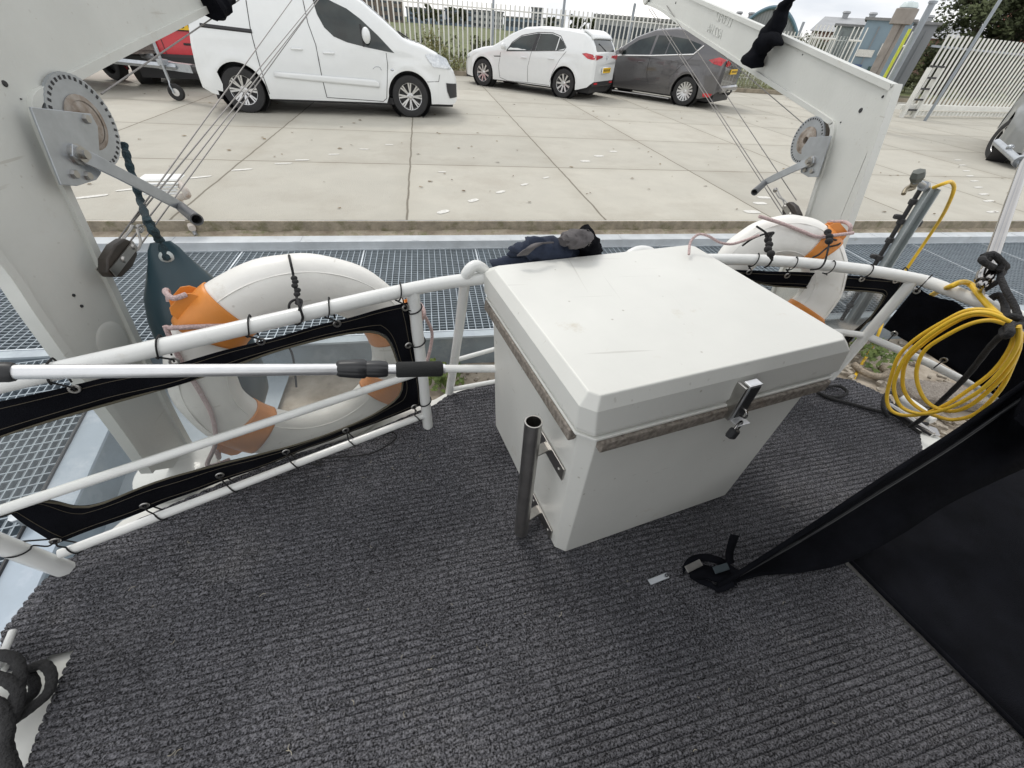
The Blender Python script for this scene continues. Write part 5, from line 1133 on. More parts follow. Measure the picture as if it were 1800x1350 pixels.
# ------------------------------------------------------------------ lifebuoys
def lifebuoy(label, c, nrm, upv, R_, ra_, rb_, bands, grab, group):
    t = thing('lifebuoy', label, 'lifebuoy', tuple(c), group=group); nrm = nrm.normalized(); u_ = upv - nrm*upv.dot(nrm); u_.normalize(); v_ = nrm.cross(u_)
    def pt(a, ph, k=0):
        d = u_*math.cos(a)+v_*math.sin(a); return c + d*(R_+(ra_+k)*math.copysign(abs(math.cos(ph))**.85, math.cos(ph))) + nrm*((rb_+k)*math.copysign(abs(math.sin(ph))**.85, math.sin(ph)))
    n, m = 96, 28; b = MB()
    b.add([pt(2*math.pi*i/n, 2*math.pi*j/m, .0012*math.sin(i*.9)) for i in range(n) for j in range(m)], [(i*m+j, i*m+(j+1)%m, ((i+1)%n)*m+(j+1)%m, ((i+1)%n)*m+j) for i in range(n) for j in range(m)])
    obj('ring', b, M['buoy'], t, 60)
    b = MB()
    for ph in (math.pi*.30, -math.pi*.30, math.pi*.72): b.tube([pt(2*math.pi*i/n, ph, .0005) for i in range(n)], .0016, 6, closed=True)
    obj('seam', b, M['buoy'], t, 60)
    for a0 in bands:
        b = MB(); wd = .17; nn = 10; vs = [pt(a0-wd+2*wd*i/nn, 2*math.pi*j/m, .003) for i in range(nn+1) for j in range(m)]
        b.add(vs, [(i*m+j, i*m+(j+1)%m, (i+1)*m+(j+1)%m, (i+1)*m+j) for i in range(nn) for j in range(m)])
        band = obj('orange_band', b, M['orange'], t, 60, solid=.003)
        b = MB(); d = u_*math.cos(a0)+v_*math.sin(a0); tn = -u_*math.sin(a0)+v_*math.cos(a0)
        for s_ in (-1, 1):
            e0 = pt(a0, .25*s_, .002); pts = [e0-tn*.042-d*.01, e0+tn*.042-d*.01, e0+tn*.036+d*.014, e0+tn*.022+d*.026, e0-tn*.022+d*.026, e0-tn*.036+d*.014]; b.prism([p+nrm*s_*.004 for p in pts], nrm*.003)
        obj('rope_lug', b, M['orange'], band, 0, bev=.002)
        b = MB(); e0 = pt(a0, 0, .030); b.tube(cat([e0-tn*.03+nrm*.03-d*.01, e0-tn*.010+nrm*.038+d*.006, e0+d*.016, e0+tn*.010-nrm*.038+d*.006, e0+tn*.03-nrm*.03-d*.01],5), .0065, 8); obj('rope_knot', b, M['grab'], band, 60)
    for g in grab: b = MB(); b.tube(cat([pt(a, ph, k) for a, ph, k in g], 8), .0062, 8); obj('grab_line', b, M['grab'], t, 60)
    return t, pt
bcn = RL.px(546,642,.155); tilt = Vector((RL.n.x, RL.n.y, -.02))
tb, pt = lifebuoy('nearer white lifebuoy with orange bands hanging outside the left stern rail', bcn, -tilt, Vector((0,0,1)), .277, .080, .056,
    (math.radians(38), math.radians(124), math.radians(-128), math.radians(-74)),
    ([(math.radians(47),0.6,0.03),(math.radians(40),1.2,0.008),(math.radians(30),1.75,0.006),(math.radians(18),2.2,0.006),(math.radians(4),2.5,0.006),(math.radians(-12),2.4,0.01)],
     [(math.radians(47),0.5,0.03),(math.radians(60),1.05,0.008),(math.radians(78),1.5,0.006),(math.radians(96),1.5,0.008),(math.radians(112),1.0,0.02),(math.radians(122),0.2,0.08),(math.radians(130),0.0,0.06)],
     [(math.radians(-74),0.2,0.03),(math.radians(-86),-0.2,0.06),(math.radians(-98),-0.3,0.09),(math.radians(-112),-0.1,0.06),(math.radians(-126),0.3,0.03)]), 'pair of lifebuoys')
# black cord tying the ring to the rail
t = thing('cord_tie', 'black cord with a knot tying the nearer lifebuoy to the left rail', 'cord', tuple(RL.px(522,500,.05)))
b = MB(); b.tube(cat([RL.px(508,449,.16), RL.px(511,462,.09), RL.px(515,480,.075), RL.px(518,500,.06), RL.px(521,520,.03), RL.px(526,538,-.024), RL.px(532,560,-.022), RL.px(520,570,.02), RL.px(508,540,.03), RL.px(516,528,.05), RL.px(530,528,.04), RL.px(526,545,-.025)],6), .0032, 7); obj('line', b, M['cord'], t, 60)
b = MB()
for k, (x, y) in enumerate(((517,489),(519,495),(518,502),(523,510),(522,517),(524,532))): b.ellip(RL.px(x,y,.06-.008*k), (.008,.008,.006))
obj('knot', b, M['cord'], t, 60)
b = MB(); b.tube(cat([RL.px(500,600,.10), RL.px(512,618,.10), RL.px(517,640,.10), RL.px(521,680,.10)],5), .003, 6); obj('tail', b, M['cord'], t, 60)
rc = Plane((1.12,1.36),(1.62,1.20)); cR = rc.px(1352,512,-.02); cR.z = .725
tb2, pt2 = lifebuoy('farther white lifebuoy with an orange band lashed behind the right stern rail', cR, -rc.n+Vector((0,0,.30)), Vector((0,0,1)), .185, .074, .052,
    (math.radians(-34), math.radians(88), math.radians(160), math.radians(235)),
    ([(math.radians(-40),.5,.04),(math.radians(-30),1.0,.012),(math.radians(-18),1.4,.008),(math.radians(0),1.35,.008),(math.radians(20),1.0,.02),(math.radians(34),.6,.05)],), 'pair of lifebuoys')
t = thing('cord_tie', 'black cord lashings with knots holding the farther lifebuoy to the right rail', 'cord', tuple(P(1353,440,.9)))
e = lambda x, y, z=.90: P(x, y, z)
b = MB(); b.tube(cat([e(1305,432,.92), e(1322,420,.95), e(1345,411,.97), e(1360,409,.96), e(1352,420,.95), e(1352,440,.93), e(1358,452,.91), e(1352,465,.88), e(1344,470,.855)],6), .0032, 7); obj('line', b, M['cord'], t, 60)
b = MB(); b.tube(cat([e(1330,398,1.0), e(1345,408,.98), e(1351,416,.96), e(1355,430,.94), e(1350,445,.92), e(1358,458,.90)],6), .0032, 7); obj('line', b, M['cord'], t, 60)
b = MB(); b.tube(cat([e(1452,410,.95), e(1463,420,.93), e(1476,424,.91), e(1474,430,.91), e(1455,435,.9), e(1440,447,.89), e(1428,453,.88)],6), .0032, 7); obj('line', b, M['cord'], t, 60)
b = MB(); b.tube(cat([e(1458,425,.93), e(1454,445,.91), e(1449,462,.885), e(1440,472,.87), e(1425,474,.85)],6), .0032, 7); obj('line', b, M['cord'], t, 60)
for grp in (((1351,414),(1350,422),(1352,430),(1350,438),(1355,446),(1455,408),(1458,416),(1457,424))[:5], ((1351,414),(1350,422),(1352,430),(1350,438),(1355,446),(1455,408),(1458,416),(1457,424))[5:]):
    b = MB()
    for x, y in grp: b.ellip(e(x,y,.95), (.012,.012,.011))
    obj('knot', b, M['cord'], t, 60)
t = thing('light_line', 'thin pale line looping off the farther lifebuoy over the locker edge', 'cord', tuple(P(1250,430,.9)))
b = MB(); b.tube(cat([P(1211,447,.93), P(1214,425,.95), P(1228,412,.97), P(1245,415,.97), P(1265,426,.95), P(1285,429,.94), P(1305,424,.95), P(1335,413,.98)],6), .0042, 8); obj('line', b, M['grab'], t, 60)
# ------------------------------------------------------------------ fender
f0, f1 = RL.px(281,424,.34), RL.px(428,728,.30); fa = (f1-f0).normalized(); fl = (f1-f0).length
t = thing('fender', 'dark teal pear shaped fender hanging by a rope behind the nearer lifebuoy', 'fender', tuple(f0))
b = MB(); b.lathe([(0,0),(.022,.002),(.034,.02),(.046,.05),(.066,.09),(.092,.14),(.108,.20),(.115,.26),(.116,fl-.16),(.105,fl-.09),(.075,fl-.03),(.03,fl-.004),(0,fl)], f0, fa, 32)
ctr = f0+fa*.05
for v in b.v:
    h_ = (v-f0).dot(fa)
    if h_ < .12: k = max(.35, h_/.12); ax_ = fa.cross(RL.n).normalized(); d_ = v-(f0+fa*h_); s_ = d_.dot(RL.n); v -= Vector(RL.n)*s_*(1-k)
obj('body', b, M['fender'], t, 60)
b = MB(); b.lathe([(.007,-.012),(.016,-.004),(.016,.004),(.007,.012)], f0+fa*.035-RL.n*.014, RL.n, 16, closed=True); obj('eye', b, mat('pale_eye_ring', (.45,.5,.5), .5), t, 40)
b = MB(); rp_ = cat([DL.px(217,252,sL*.0), DL.px(226,285,sL*.01), DL.px(238,325,sL*.02), DL.px(250,362,sL*.04), RL.px(262,395,.33), f0+fa*.0, f0+fa*.035-RL.n*.02, f0+fa*.03+RL.n*.02, RL.px(272,408,.34), RL.px(258,384,.33)], 7)
b.tube(rp_, [.0095+.0018*math.sin(i*1.7) for i in range(len(rp_))], 8); obj('fender_rope', b, M['navyrope'], t, 60)
# ------------------------------------------------------------------ telescopic pole resting on the rail
t = thing('telescopic_pole', 'silver telescopic boat hook pole with black clamp and foam grip lying along the left rail', 'boat hook', tuple(PD(25,654,.80)))
a0, a1 = PD(22,654,.665), PD(595,649,.90); dd = (a1-a0).normalized()
b = MB(); b.tube([a0, a1], [.0122,.0126], 20); obj('outer_tube', b, M['alu'], t, 60)
g0_, g1_ = PD(600,648,.905), PD(690,649,.94)
b = MB(); ax_ = (g1_-g0_).normalized(); ln_ = (g1_-g0_).length; n = 24; vs = []
prf = [(h_*.88,r_*.88) for h_,r_ in ((0,.0165),(.004,.0200),(.010,.0215),(.045,.0245),(.066,.0250),(.072,.0205),(.076,.0215),(.100,.0225),(.120,.0205),(ln_/.88,.017))]
u_ = ax_.orthogonal().normalized(); v_ = ax_.cross(u_)
for h_, r_ in prf:
    for k in range(48):
        a = 2*math.pi*k/48; rr_ = r_*(1-.055*(1 if (k%6)>3 else 0)); vs.append(g0_-ax_*.01+ax_*h_+(u_*math.cos(a)+v_*math.sin(a))*rr_)
b.add(vs, [(i*48+k, i*48+(k+1)%48, (i+1)*48+(k+1)%48, (i+1)*48+k) for i in range(len(prf)-1) for k in range(48)]+[tuple(range(47,-1,-1)), tuple((len(prf)-1)*48+k for k in range(48))]); obj('twist_clamp', b, M['black'], t, 40)
b = MB(); b.tube([PD(680,649,.935), PD(782,648,.975)], .0115, 18); obj('inner_tube', b, M['alu'], t, 60)
b = MB(); h0_, h1_ = PD(696,650,.945), PD(778,648,.975); ax_ = (h1_-h0_).normalized(); l_ = (h1_-h0_).length; b.lathe([(0,0),(.016,.0),(.0185,.004),(.0185,l_*.5),(.0188,l_-.006),(.016,l_),(0,l_)], h0_, ax_, 24); obj('foam_grip', b, M['foam'], t, 50)
b = MB(); b.lathe([(0,-.04),(.0150,-.04),(.0168,-.03),(.0168,-.004),(.0150,.002),(.012,.002)], a0, dd, 24); obj('end_cap', b, M['black'], t, 40)
# ------------------------------------------------------------------ locker
uB = Vector((.982,.190,0)).normalized(); vB = Vector((-.206,.978,0)).normalized(); O0 = Vector((.283,.512,0))
def B(u_, v_, z): return O0+uB*u_+vB*v_+Vector((0,0,z))
def octa(u0, u1, v0, v1, z, c): return [B(u0+c,v0,z),B(u1-c,v0,z),B(u1,v0+c,z),B(u1,v1-c,z),B(u1-c,v1,z),B(u0+c,v1,z),B(u0,v1-c,z),B(u0,v0+c,z)]
def loft(rings):
    b = MB(); n = len(rings[0]); b.add([p for r_ in rings for p in r_], [(i*n+k, i*n+(k+1)%n, (i+1)*n+(k+1)%n, (i+1)*n+k) for i in range(len(rings)-1) for k in range(n)]+[tuple(range(n-1,-1,-1)), tuple((len(rings)-1)*n+k for k in range(n))]); return b
t = thing('deck_locker', 'large white deck locker with weathered teak strips under its lid, standing on the carpet', 'storage box', tuple(B(.3,.3,DZ)))
body = obj('body', loft([octa(.014,.668,.0,.56,DZ+.001,.024), octa(.001,.705,.002,.605,.8035,.030)]), M['grp'], t, 0, bev=.0025)
lid = obj('lid', loft([octa(-.010,.755,-.002,.635,.811,.028), octa(-.010,.755,-.002,.635,.819,.028), octa(-.016,.765,-.007,.642,.824,.030), octa(-.017,.758,.000,.640,.885,.026), octa(.001,.722,.014,.590,.915,.018)]), M['grp'], t, 0, bev=.0028)
obj('seal_rim', loft([octa(-.014,.750,-.010,.634,.803,.032), octa(-.014,.750,-.010,.634,.8105,.032)]), M['grp'], body, 0, bev=.002)
def strip_(u0, v0, u1, v1, nrm):
    a, c = B(u0,v0,.7865), B(u1,v1,.7865); d = (c-a).normalized(); b = MB(); b.box((a+c)/2+nrm*.008, ((c-a).length,.020,.0325), ax=(d, nrm, Vector((0,0,1)))); return b
obj('teak_strip', strip_(.030,.000,.715,.000,-vB), M['wood'], t, 0, bev=.004, plabel='front teak strip')
obj('teak_strip', strip_(-.001,.034,-.001,.60,-uB), M['wood'], t, 0, bev=.004, plabel='side teak strip')
# hasp
hx = .395
hc = B(hx,-.018,.80); b = MB(); b.box(B(hx,-.0285,.828), (.036,.004,.108), ax=(uB,vB,Vector((0,0,1)))); b.box(B(hx,-.020,.880),(.036,.018,.004),ax=(uB,vB,Vector((0,0,1)))); b.box(B(hx+.004,-.040,.773),(.038,.022,.004),ax=(uB,vB,Vector((0,0,1)))); hs = obj('hasp', b, M['alu'], t, 0, bev=.001)
b = MB(); b.box(B(hx,-.0313,.830), (.028,.002,.092), ax=(uB,vB,Vector((0,0,1)))); obj('hasp_slot', b, M['black'], hs, 0)
b = MB(); b.box(B(hx-.024,-.016,.826), (.006,.026,.10), ax=(uB,vB,Vector((0,0,1)))); obj('hinge_lug', b, M['satin'], hs, 0, bev=.001)
b = MB(); b.tube(cat([B(hx,-.031,.812),B(hx,-.044,.808),B(hx,-.046,.794),B(hx,-.032,.788)],5), .0024, 8); obj('staple', b, M['chrome'], hs)
pk = thing('padlock', 'small black padlock hanging from the hasp of the deck locker', 'padlock', tuple(B(hx-.012,-.045,.765)))
pa = Vector((-.45,-.25,-.85)).normalized(); pa = (uB*-.45-vB*.15-Vector((0,0,.85))).normalized(); pc = B(hx-.016,-.050,.760); pu = pa.cross(vB).normalized(); pv = pa.cross(pu)
b = MB(); b.box(pc+pa*.008, (.026,.026,.017), ax=(pa,pu,pv), chamf=.003); obj('lock_body', b, M['black'], pk, 30)
b = MB(); b.tube(cat([pc-pu*.008, pc-pu*.008-pa*.020, pc-pa*.028, pc+pu*.008-pa*.020, pc+pu*.008],5), .0024, 8); obj('lock_bow', b, M['chrome'], pk)
# rod holder tube on the side of the locker
r0, r1 = P(916,934,.315), P(938,741,.775); ra_ = (r1-r0).normalized(); rl_ = (r1-r0).length
b = MB(); b.lathe([(.0175,0),(.0205,0),(.0205,rl_),(.0175,rl_),(.0175,rl_-.25),(0,rl_-.25)], r0, ra_, 32); rh = obj('rod_holder', b, M['satin'], t, 40)
for (xa, ya, za), (xb, yb, zb_) in (((941,745,.70),(989,836,.66)), ((933,870,.47),(966,940,.43))):
    pass
SP = Plane(B(.006,0,0), B(.006,1,0))
for z_, (xa, ya), (xb, yb) in ((.655,(950,756),(990,834)), (.445,(935,872),(965,940))):
    a, c = SP.px(xa,ya), SP.px(xb,yb); m_ = (a+c)/2; nn = -uB; k_ = r0.lerp(r1, (m_.z+.01-r0.z)/(r1.z-r0.z))
    m_ = B(.001+(.80-m_.z)*.0256, (a-O0).dot(vB)*.5+(c-O0).dot(vB)*.5, m_.z); ln_ = abs((a-c).dot(vB)); b = MB(); b.box(m_-uB*.004, (ln_*1.1,.005,.044), ax=(vB,nn,Vector((0,0,1)))); b.box((k_+m_)/2+vB*.02, ((k_-m_).length*.9,.030,.005), ax=((k_-m_).normalized(), vB, uB.cross(vB)))
    for s_ in (-.4,.4): b.lathe([(0,.004),(.004,.003),(.005,0)], m_+vB*ln_*s_-uB*.006, nn, 10)
    obj('bracket', b, M['satin'], rh, 0, bev=.001)
# folded jacket on the rail behind the locker
t = thing('jacket', 'dark blue jacket with grey trim bundled over the rail behind the locker', 'jacket', tuple(P(950,455,.88)))
rnd = random.Random(9)
def lump(pts, radii, m, nm, par, fz=.02, fs=14, sq=1):
    b = MB(); pp = cat(pts, 8); rr_ = [v.x for v in cat([Vector((r_,0,0)) for r_ in radii], 8)]; b.tube(pp, rr_, 24)
    cz = sum(pp, Vector())/len(pp)
    for v in b.v:
        k = noise.noise(v*fs)*fz*.8-abs(noise.noise(v*fs*1.5+Vector((3,1,0))))*fz*1.3-abs(noise.noise(Vector((v.x*60,v.y*18,v.z*60))))*fz*.8+fz*.5; v += (v-cz).normalized()*k; v.z = cz.z+(v.z-cz.z)*sq
    return obj(nm, b, m, par, 60)
e = lambda x, y, z=.87: P(x, y, z)
lump([e(868,466,.86), e(895,463,.87), e(940,460,.88), e(990,455,.88), e(1038,448,.87)], [.018,.028,.034,.036,.030], M['navy'], 'body', t, sq=.8)
lump([e(897,446,.90), e(915,440,.92), e(945,441,.93), e(985,443,.92), e(1010,440,.91)], [.014,.024,.030,.034,.026], M['navy'], 'sleeve', t)
b = MB(); s_ = cat([e(918,452,.945), e(932,440,.965), e(948,431,.97), e(965,430,.965)],6); vs = []
for p in s_: vs += [p+Vector((-.016,.0,.004)), p+Vector((.016,.006,.004))]
b.add(vs, [(2*i,2*i+1,2*i+3,2*i+2) for i in range(len(s_)-1)]); obj('grey_stripe', b, M['taupe'], t, 60, solid=.004)
lump([e(992,424,.97), e(1005,417,.98), e(1022,418,.97), e(1034,432,.93)], [.016,.026,.028,.020], M['taupe'], 'hood', t, fz=.022, sq=.8)
lump([e(1012,420,.96), e(1028,424,.95), e(1036,440,.90), e(1030,452,.86)], [.024,.034,.038,.034], M['canvas'], 'lining', t, fz=.03)
# ------------------------------------------------------------------ support pole, ropes, hose
t = thing('support_pole', 'polished steel support pole standing on the right rail and leaning out of frame', 'pole', tuple(P(1728,508,.90)))
p0 = P(1733,482,.945); p1 = P(1802,285,1.16); pa = (p1-p0).normalized()
b = MB(); b.tube([p0, p0+pa*1.1], .0165, 24); obj('tube', b, M['chrome'], t, 60)
b = MB(); b.lathe([(0,-.045),(.017,-.045),(.0215,-.035),(.0215,-.002),(.018,.0),(.018,.01)], p0+pa*.004, pa, 24); obj('socket', b, M['chrome'], t, 50)
b = MB(); b.ellip(p0-pa*.058, (.014,.014,.014)); b.tube([p0-pa*.06, P(1724,521,.872)], .009, 12); obj('ball_joint', b, M['chrome'], t, 50)
b = MB(); b.lathe([(0,0),(.022,0),(.022,.006),(0,.006)], P(1725,522,.868), (0,0,1), 20); obj('foot', b, M['satin'], t, 40)
c = p0+pa*.40; c = P(1797,288,1.155)
b = MB(); a0 = P(1752,250,1.175); b.tube([a0, P(1800,292,1.15)], .0135, 16); b.tube([c-(c-a0).normalized()*.055, c-(c-a0).normalized()*.03], .020, 16); b.box(a0+(c-a0)*.45+Vector((0,0,.014)), (.02,.02,.02), chamf=.004); obj('clamp_arm', b, M['zinc'], t, 50)
# black mooring rope tied to the pole and down to the cleat
t = thing('mooring_rope', 'thick black rope knotted round the support pole and hanging over the right rail', 'rope', tuple(P(1760,500,.9)))
def ropeline(name, pts, par, r=.0085, m=None, n=8):
    pp = cat(pts, 8); b = MB(); b.tube(pp, [r*(1+.05*math.sin(i*1.9)) for i in range(len(pp))], 10); return obj(name, b, m or M['rope'], par, 60)
e = P
ropeline('knot', [e(1727,452,1.0), e(1745,447,1.01), e(1762,462,.99), e(1768,470,.97), e(1755,474,.96), e(1735,464,.99), e(1726,456,1.0), e(1735,452,.985), e(1755,455,.97), e(1764,470,.95), e(1760,482,.94), e(1758,470,.98)], t, .0095)
ropeline('line', [e(1758,480,.96), e(1757,492,.95), e(1738,505,.92), e(1730,510,.90)], t, .0075)
ropeline('line', [e(1758,488,.955), e(1768,510,.94), e(1782,535,.92), e(1792,560,.90), e(1800,575,.89)], t, .0085)
ropeline('line', [e(1742,525,.89), e(1755,519,.905), e(1766,532,.90), e(1768,552,.89), e(1772,566,.885)], t, .0100)
ropeline('knot', [e(1762,560,.89), e(1775,556,.90), e(1795,562,.90), e(1800,572,.89), e(1780,573,.895), e(1765,580,.885), e(1766,590,.88), e(1775,585,.90), e(1772,568,.90), e(1762,566,.895)], t, .0100)
ropeline('line', [e(1765,585,.88), e(1740,610,.80), e(1700,660,.66), e(1660,700,.52), e(1622,735,.40), e(1600,750,.33)], t, .0085)
# yellow hose: coil, tail over the rail and the run from the stand tap
t = thing('hose_coil', 'coiled yellow water hose hung from the right stern rail by black rope', 'hose', tuple(P(1690,650,.75)))
HP = Plane(P(1600,560,.80), P(1800,640,.80)); 
def hp(zx, zy, k): return HP.px(1450+zx/3.374, 400+zy/3.374, -.030-.012*k)
loops = [[(1095,575),(1000,500),(850,490),(700,560),(540,660),(440,760),(395,880),(368,1000),(385,1075),(450,1110),(560,1110),(700,1060),(850,965),(1000,850),(1100,710),(1135,585)],
 [(1080,560),(1000,525),(870,520),(720,590),(570,700),(480,800),(462,930),(500,1020),(570,1080),(650,1115),(760,1140),(900,1100),(1040,960),(1120,800),(1155,690),(1150,580)],
 [(1080,575),(980,550),(860,572),(720,640),(600,720),(552,810),(545,900),(580,1000),(645,1062),(750,1090),(860,1055),(980,960),(1080,850),(1150,720),(1150,600)],
 [(1100,560),(960,505),(820,520),(640,620),(500,740),(430,860),(410,960),(450,1060),(540,1100),(640,1098),(780,1050),(930,960),(1060,830),(1140,700),(1150,590)]]
for k, lp in enumerate(loops):
    pp = cat([hp(x,y,k*.9+.5*math.sin(i*.8)) for i,(x,y) in enumerate(lp)], 6); b = MB(); b.tube(pp, .0057, 10); obj('hose_loop', b, M['yellow'], t, 60)
b = MB(); b.tube(cat([P(1636,520,.78), P(1650,512,.82), P(1672,503,.89), P(1690,496,.90), P(1706,500,.895), P(1722,520,.89), P(1740,540,.885), P(1762,560,.89), P(1778,575,.88)],6), .0085, 10); obj('hose_tail', b, M['yellow'], t, 60)
b = MB(); b.tube(cat([P(1768,575,.885), P(1790,585,.88), P(1806,600,.86)],6), .0085, 10); obj('hose_end', b, M['yellow'], t, 60)
# tap post
tp = P(1640,328,.82); base = P(1492,566,GZ); 
tp = Vector((base.x*.4+tp.x*.6, base.y*.4+tp.y*.6, .82)); tp = P(1638,330,.82)
t = thing('tap_stand', 'galvanised channel post with a brass tap and dark pipe standing on the grating', 'tap post', tuple(base))
d = (tp-base).normalized(); u_ = Vector((1,-.35,0)).normalized(); v_ = d.cross(u_).normalized()
b = MB(); ln_ = (tp-base).length; mid = (tp+base)/2
b.box(mid, (.058,.006,ln_), ax=(u_,v_,d)); b.box(mid-u_*.029-v_*.02, (.006,.045,ln_), ax=(u_,v_,d)); b.box(mid+u_*.029-v_*.02, (.006,.045,ln_), ax=(u_,v_,d)); obj('channel', b, mweb if False else mat('grey_channel', (.38,.42,.43), .5, .4, var=.12, sc=8), t, 0)
b = MB(); pp = [base.lerp(tp, k/14)-u_*.046+v_*.02 for k in range(15)]; b.tube(pp, .014, 8)
for k in range(2, 15, 2): b.lathe([(.014,-.02),(.023,-.014),(.023,.014),(.014,.02)], base.lerp(tp, k/15.5)-u_*.046+v_*.02, d, 8)
for k in (.30,.52,.80): b.box(base.lerp(tp,k)-u_*.075+v_*.03, (.05,.03,.03), ax=(u_,v_,d), chamf=.006)
obj('pipe', b, M['trim'], t, 40)
k0 = tp-u_*.04; hd = P(1610,318,.90); b = MB(); b.tube([k0, k0.lerp(hd,.25)], .03, 6); b.tube([k0.lerp(hd,.2), hd], .019, 12); tap = obj('tap_body', b, M['zinc'], t, 50)
b = MB(); b.lathe([(0,.035),(.030,.03),(.038,0),(.026,-.03),(0,-.03)], hd+Vector((-.01,0,.025)), (-.5,0,1), 6); obj('tap_handle', b, mat('dark_green_grey_cap', (.10,.11,.10), .6, var=.3), tap, 30)
b = MB(); b.tube(cat([hd+Vector((0,0,-.01)), P(1604,328,.86), P(1593,333,.85), P(1588,341,.83)],5), [.020,.019,.018,.018,.018,.022,.022,.020,.018,.016,.014,.013,.013,.012,.012,.012], 10); obj('spout', b, mat('aged_brass', (.26,.23,.17), .45, .6, var=.2), tap, 50)
b = MB(); b.box(base.lerp(tp,.78)+u_*.05, (.03,.05,.05), ax=(u_,v_,d), chamf=.01); obj('clip', b, M['trim'], t, 0)
t = thing('supply_hose', 'yellow hose running down from the tap post behind the right rail to the ground', 'hose', tuple(tp))
b = MB(); b.tube(cat([tp+Vector((.01,0,.0)), P(1661,322,.86), P(1672,320,.86), P(1677,330,.82), P(1671,350,.74), P(1655,382,.58), P(1630,420,.38), P(1604,458,.20), P(1580,495,.02), P(1560,540,-.10), P(1545,585,-.25), P(1530,615,-.40), P(1515,640,-.44), P(1497,672,-.445)],6), .0110, 10); obj('hose', b, M['yellow'], t, 60)
# rope on deck at the right and the cleat
t = thing('deck_rope', 'black rope lying on the carpet from behind the locker to the chrome cleat', 'rope', tuple(P(1480,700,.3)))
ropeline('line', [P(1440,682,.30), P(1470,678,.305), P(1484,683,.31), P(1488,692,.305), P(1470,698,.30), P(1445,694,.30), P(1438,690,.305), P(1460,700,.30), P(1500,711,.30), P(1540,722,.30), P(1570,728,.305), P(1595,745,.31), P(1618,762,.31)], t, .0070)
ropeline('line', [P(1560,732,.31), P(1552,715,.335), P(1556,695,.35), P(1568,690,.34), P(1578,705,.32), P(1575,725,.31), P(1600,740,.31), P(1630,745,.30)], t, .0075)
t = thing('mooring_cleat', 'chrome mooring cleat half hidden by the hose coil at the right deck edge', 'cleat', tuple(P(1600,740,.29)), group='mooring cleats')
b = MB(); a0, a1 = P(1590,730,.33), P(1640,764,.33); b.tube([a0-(a1-a0)*.6, a0, a1], [.010,.013,.012], 14); b.tube([a0+(a1-a0)*.1, P(1596,745,.275)], .012, 12); obj('horn_bar', b, M['chrome'], t, 60)
b = MB(); b.box((P(1615,750,.283)), (.14,.05,.010), rz=-.6, chamf=.004); obj('base_plate', b, M['chrome'], t, 30)
b = MB(); b.tube([P(1585,700,.31), P(1618,722,.31), P(1640,740,.31)], [.022,.020,.016], 14); t2 = obj('pipe_end', b, M['white'], None, 60); tag(t2, 'short white pipe stub behind the hose coil at the right deck edge', 'pipe')
# bottom left: cleat with thick black rope in the notch of the carpet
t = thing('mooring_cleat', 'white cleat wrapped in thick black rope at the lower left corner', 'cleat', tuple(P(10,1200,.29)), group='mooring cleats')
b = MB(); b.tube([P(22,1110,.325), P(5,1150,.335), P(-25,1215,.34), P(-60,1290,.33)], .0075, 14); obj('horn_bar', b, M['white'], t, 60)
b = MB(); b.tube([P(0,1165,.33), P(6,1180,.27)], .012, 12); b.tube([P(-25,1215,.33), P(-18,1240,.27)], .012, 12); obj('leg', b, M['white'], t, 60)
t = thing('rope_turns', 'thick black rope wound in loops round the white cleat at the lower left', 'rope', tuple(P(20,1200,.33)))
ropeline('turn', [P(-40,1150,.34), P(5,1152,.365), P(30,1162,.36), P(36,1195,.35), P(25,1230,.34), P(12,1262,.335), P(-10,1300,.33)], t, .0108)
ropeline('turn', [P(48,1178,.32), P(75,1168,.325), P(90,1185,.32), P(86,1215,.315), P(60,1240,.31), P(30,1262,.31), P(0,1280,.31), P(-30,1300,.31)], t, .0100)
ropeline('turn', [P(-30,1185,.345), P(10,1195,.36), P(32,1215,.35), P(28,1250,.335), P(10,1290,.33), P(16,1330,.32), P(30,1365,.31)], t, .0108)
ropeline('turn', [P(-30,1230,.34), P(0,1240,.35), P(14,1280,.34), P(8,1320,.33), P(20,1360,.32)], t, .0108)
ropeline('turn', [P(30,1180,.31), P(55,1190,.31), P(60,1215,.305), P(35,1240,.305)], t, .0100)
# ------------------------------------------------------------------ deck fittings near the tent
t = thing('deck_plate', 'small flat steel eye plate fixed to the carpet near the black strap', 'fitting', tuple(P(1158,1018,.295)))
a0, a1 = P(1141,1024,.296), P(1174,1011,.296); d = (a1-a0); ln_ = d.length; d.normalize(); q = Vector((-d.y,d.x,0))
b = MB(); b.box((a0+a1)/2, (ln_,.016,.003), ax=(d,q,Vector((0,0,1))), chamf=0); o = obj('plate', b, M['zinc'], t, 0, bev=.001)
b = MB(); b.tube([a1-d*.006+q*.004*math.cos(k*.7)+d*.004*math.sin(k*.7)+Vector((0,0,.004)) for k in range(9)], .0012, 5, closed=True); obj('screw_hole', b, M['black'], o)
t = thing('hold_down_strap', 'black webbing strap with steel buckle tying the tent flap to the deck', 'strap', tuple(P(1250,1010,.30)))
def ribbon(pts, w_, dirs, m, nm, par, th=.002):
    pp = cat(pts, 8); vs = []
    for i, p in enumerate(pp): dv = dirs(i/(len(pp)-1)); vs += [p-dv*w_/2, p+dv*w_/2]
    b = MB(); b.add(vs, [(2*i,2*i+1,2*i+3,2*i+2) for i in range(len(pp)-1)]); return obj(nm, b, m, par, 60, solid=th)
qq = Vector((.35,.9,.2)).normalized()
ribbon([P(1200,1003,.298), P(1213,986,.31), P(1240,980,.325), P(1270,988,.325), P(1285,1000,.33), P(1300,1010,.33)], .022, lambda f: (Vector((.3,.75,.0)).lerp(Vector((.2,.9,.4)), f)).normalized(), M['canvas'], 'strap', t)
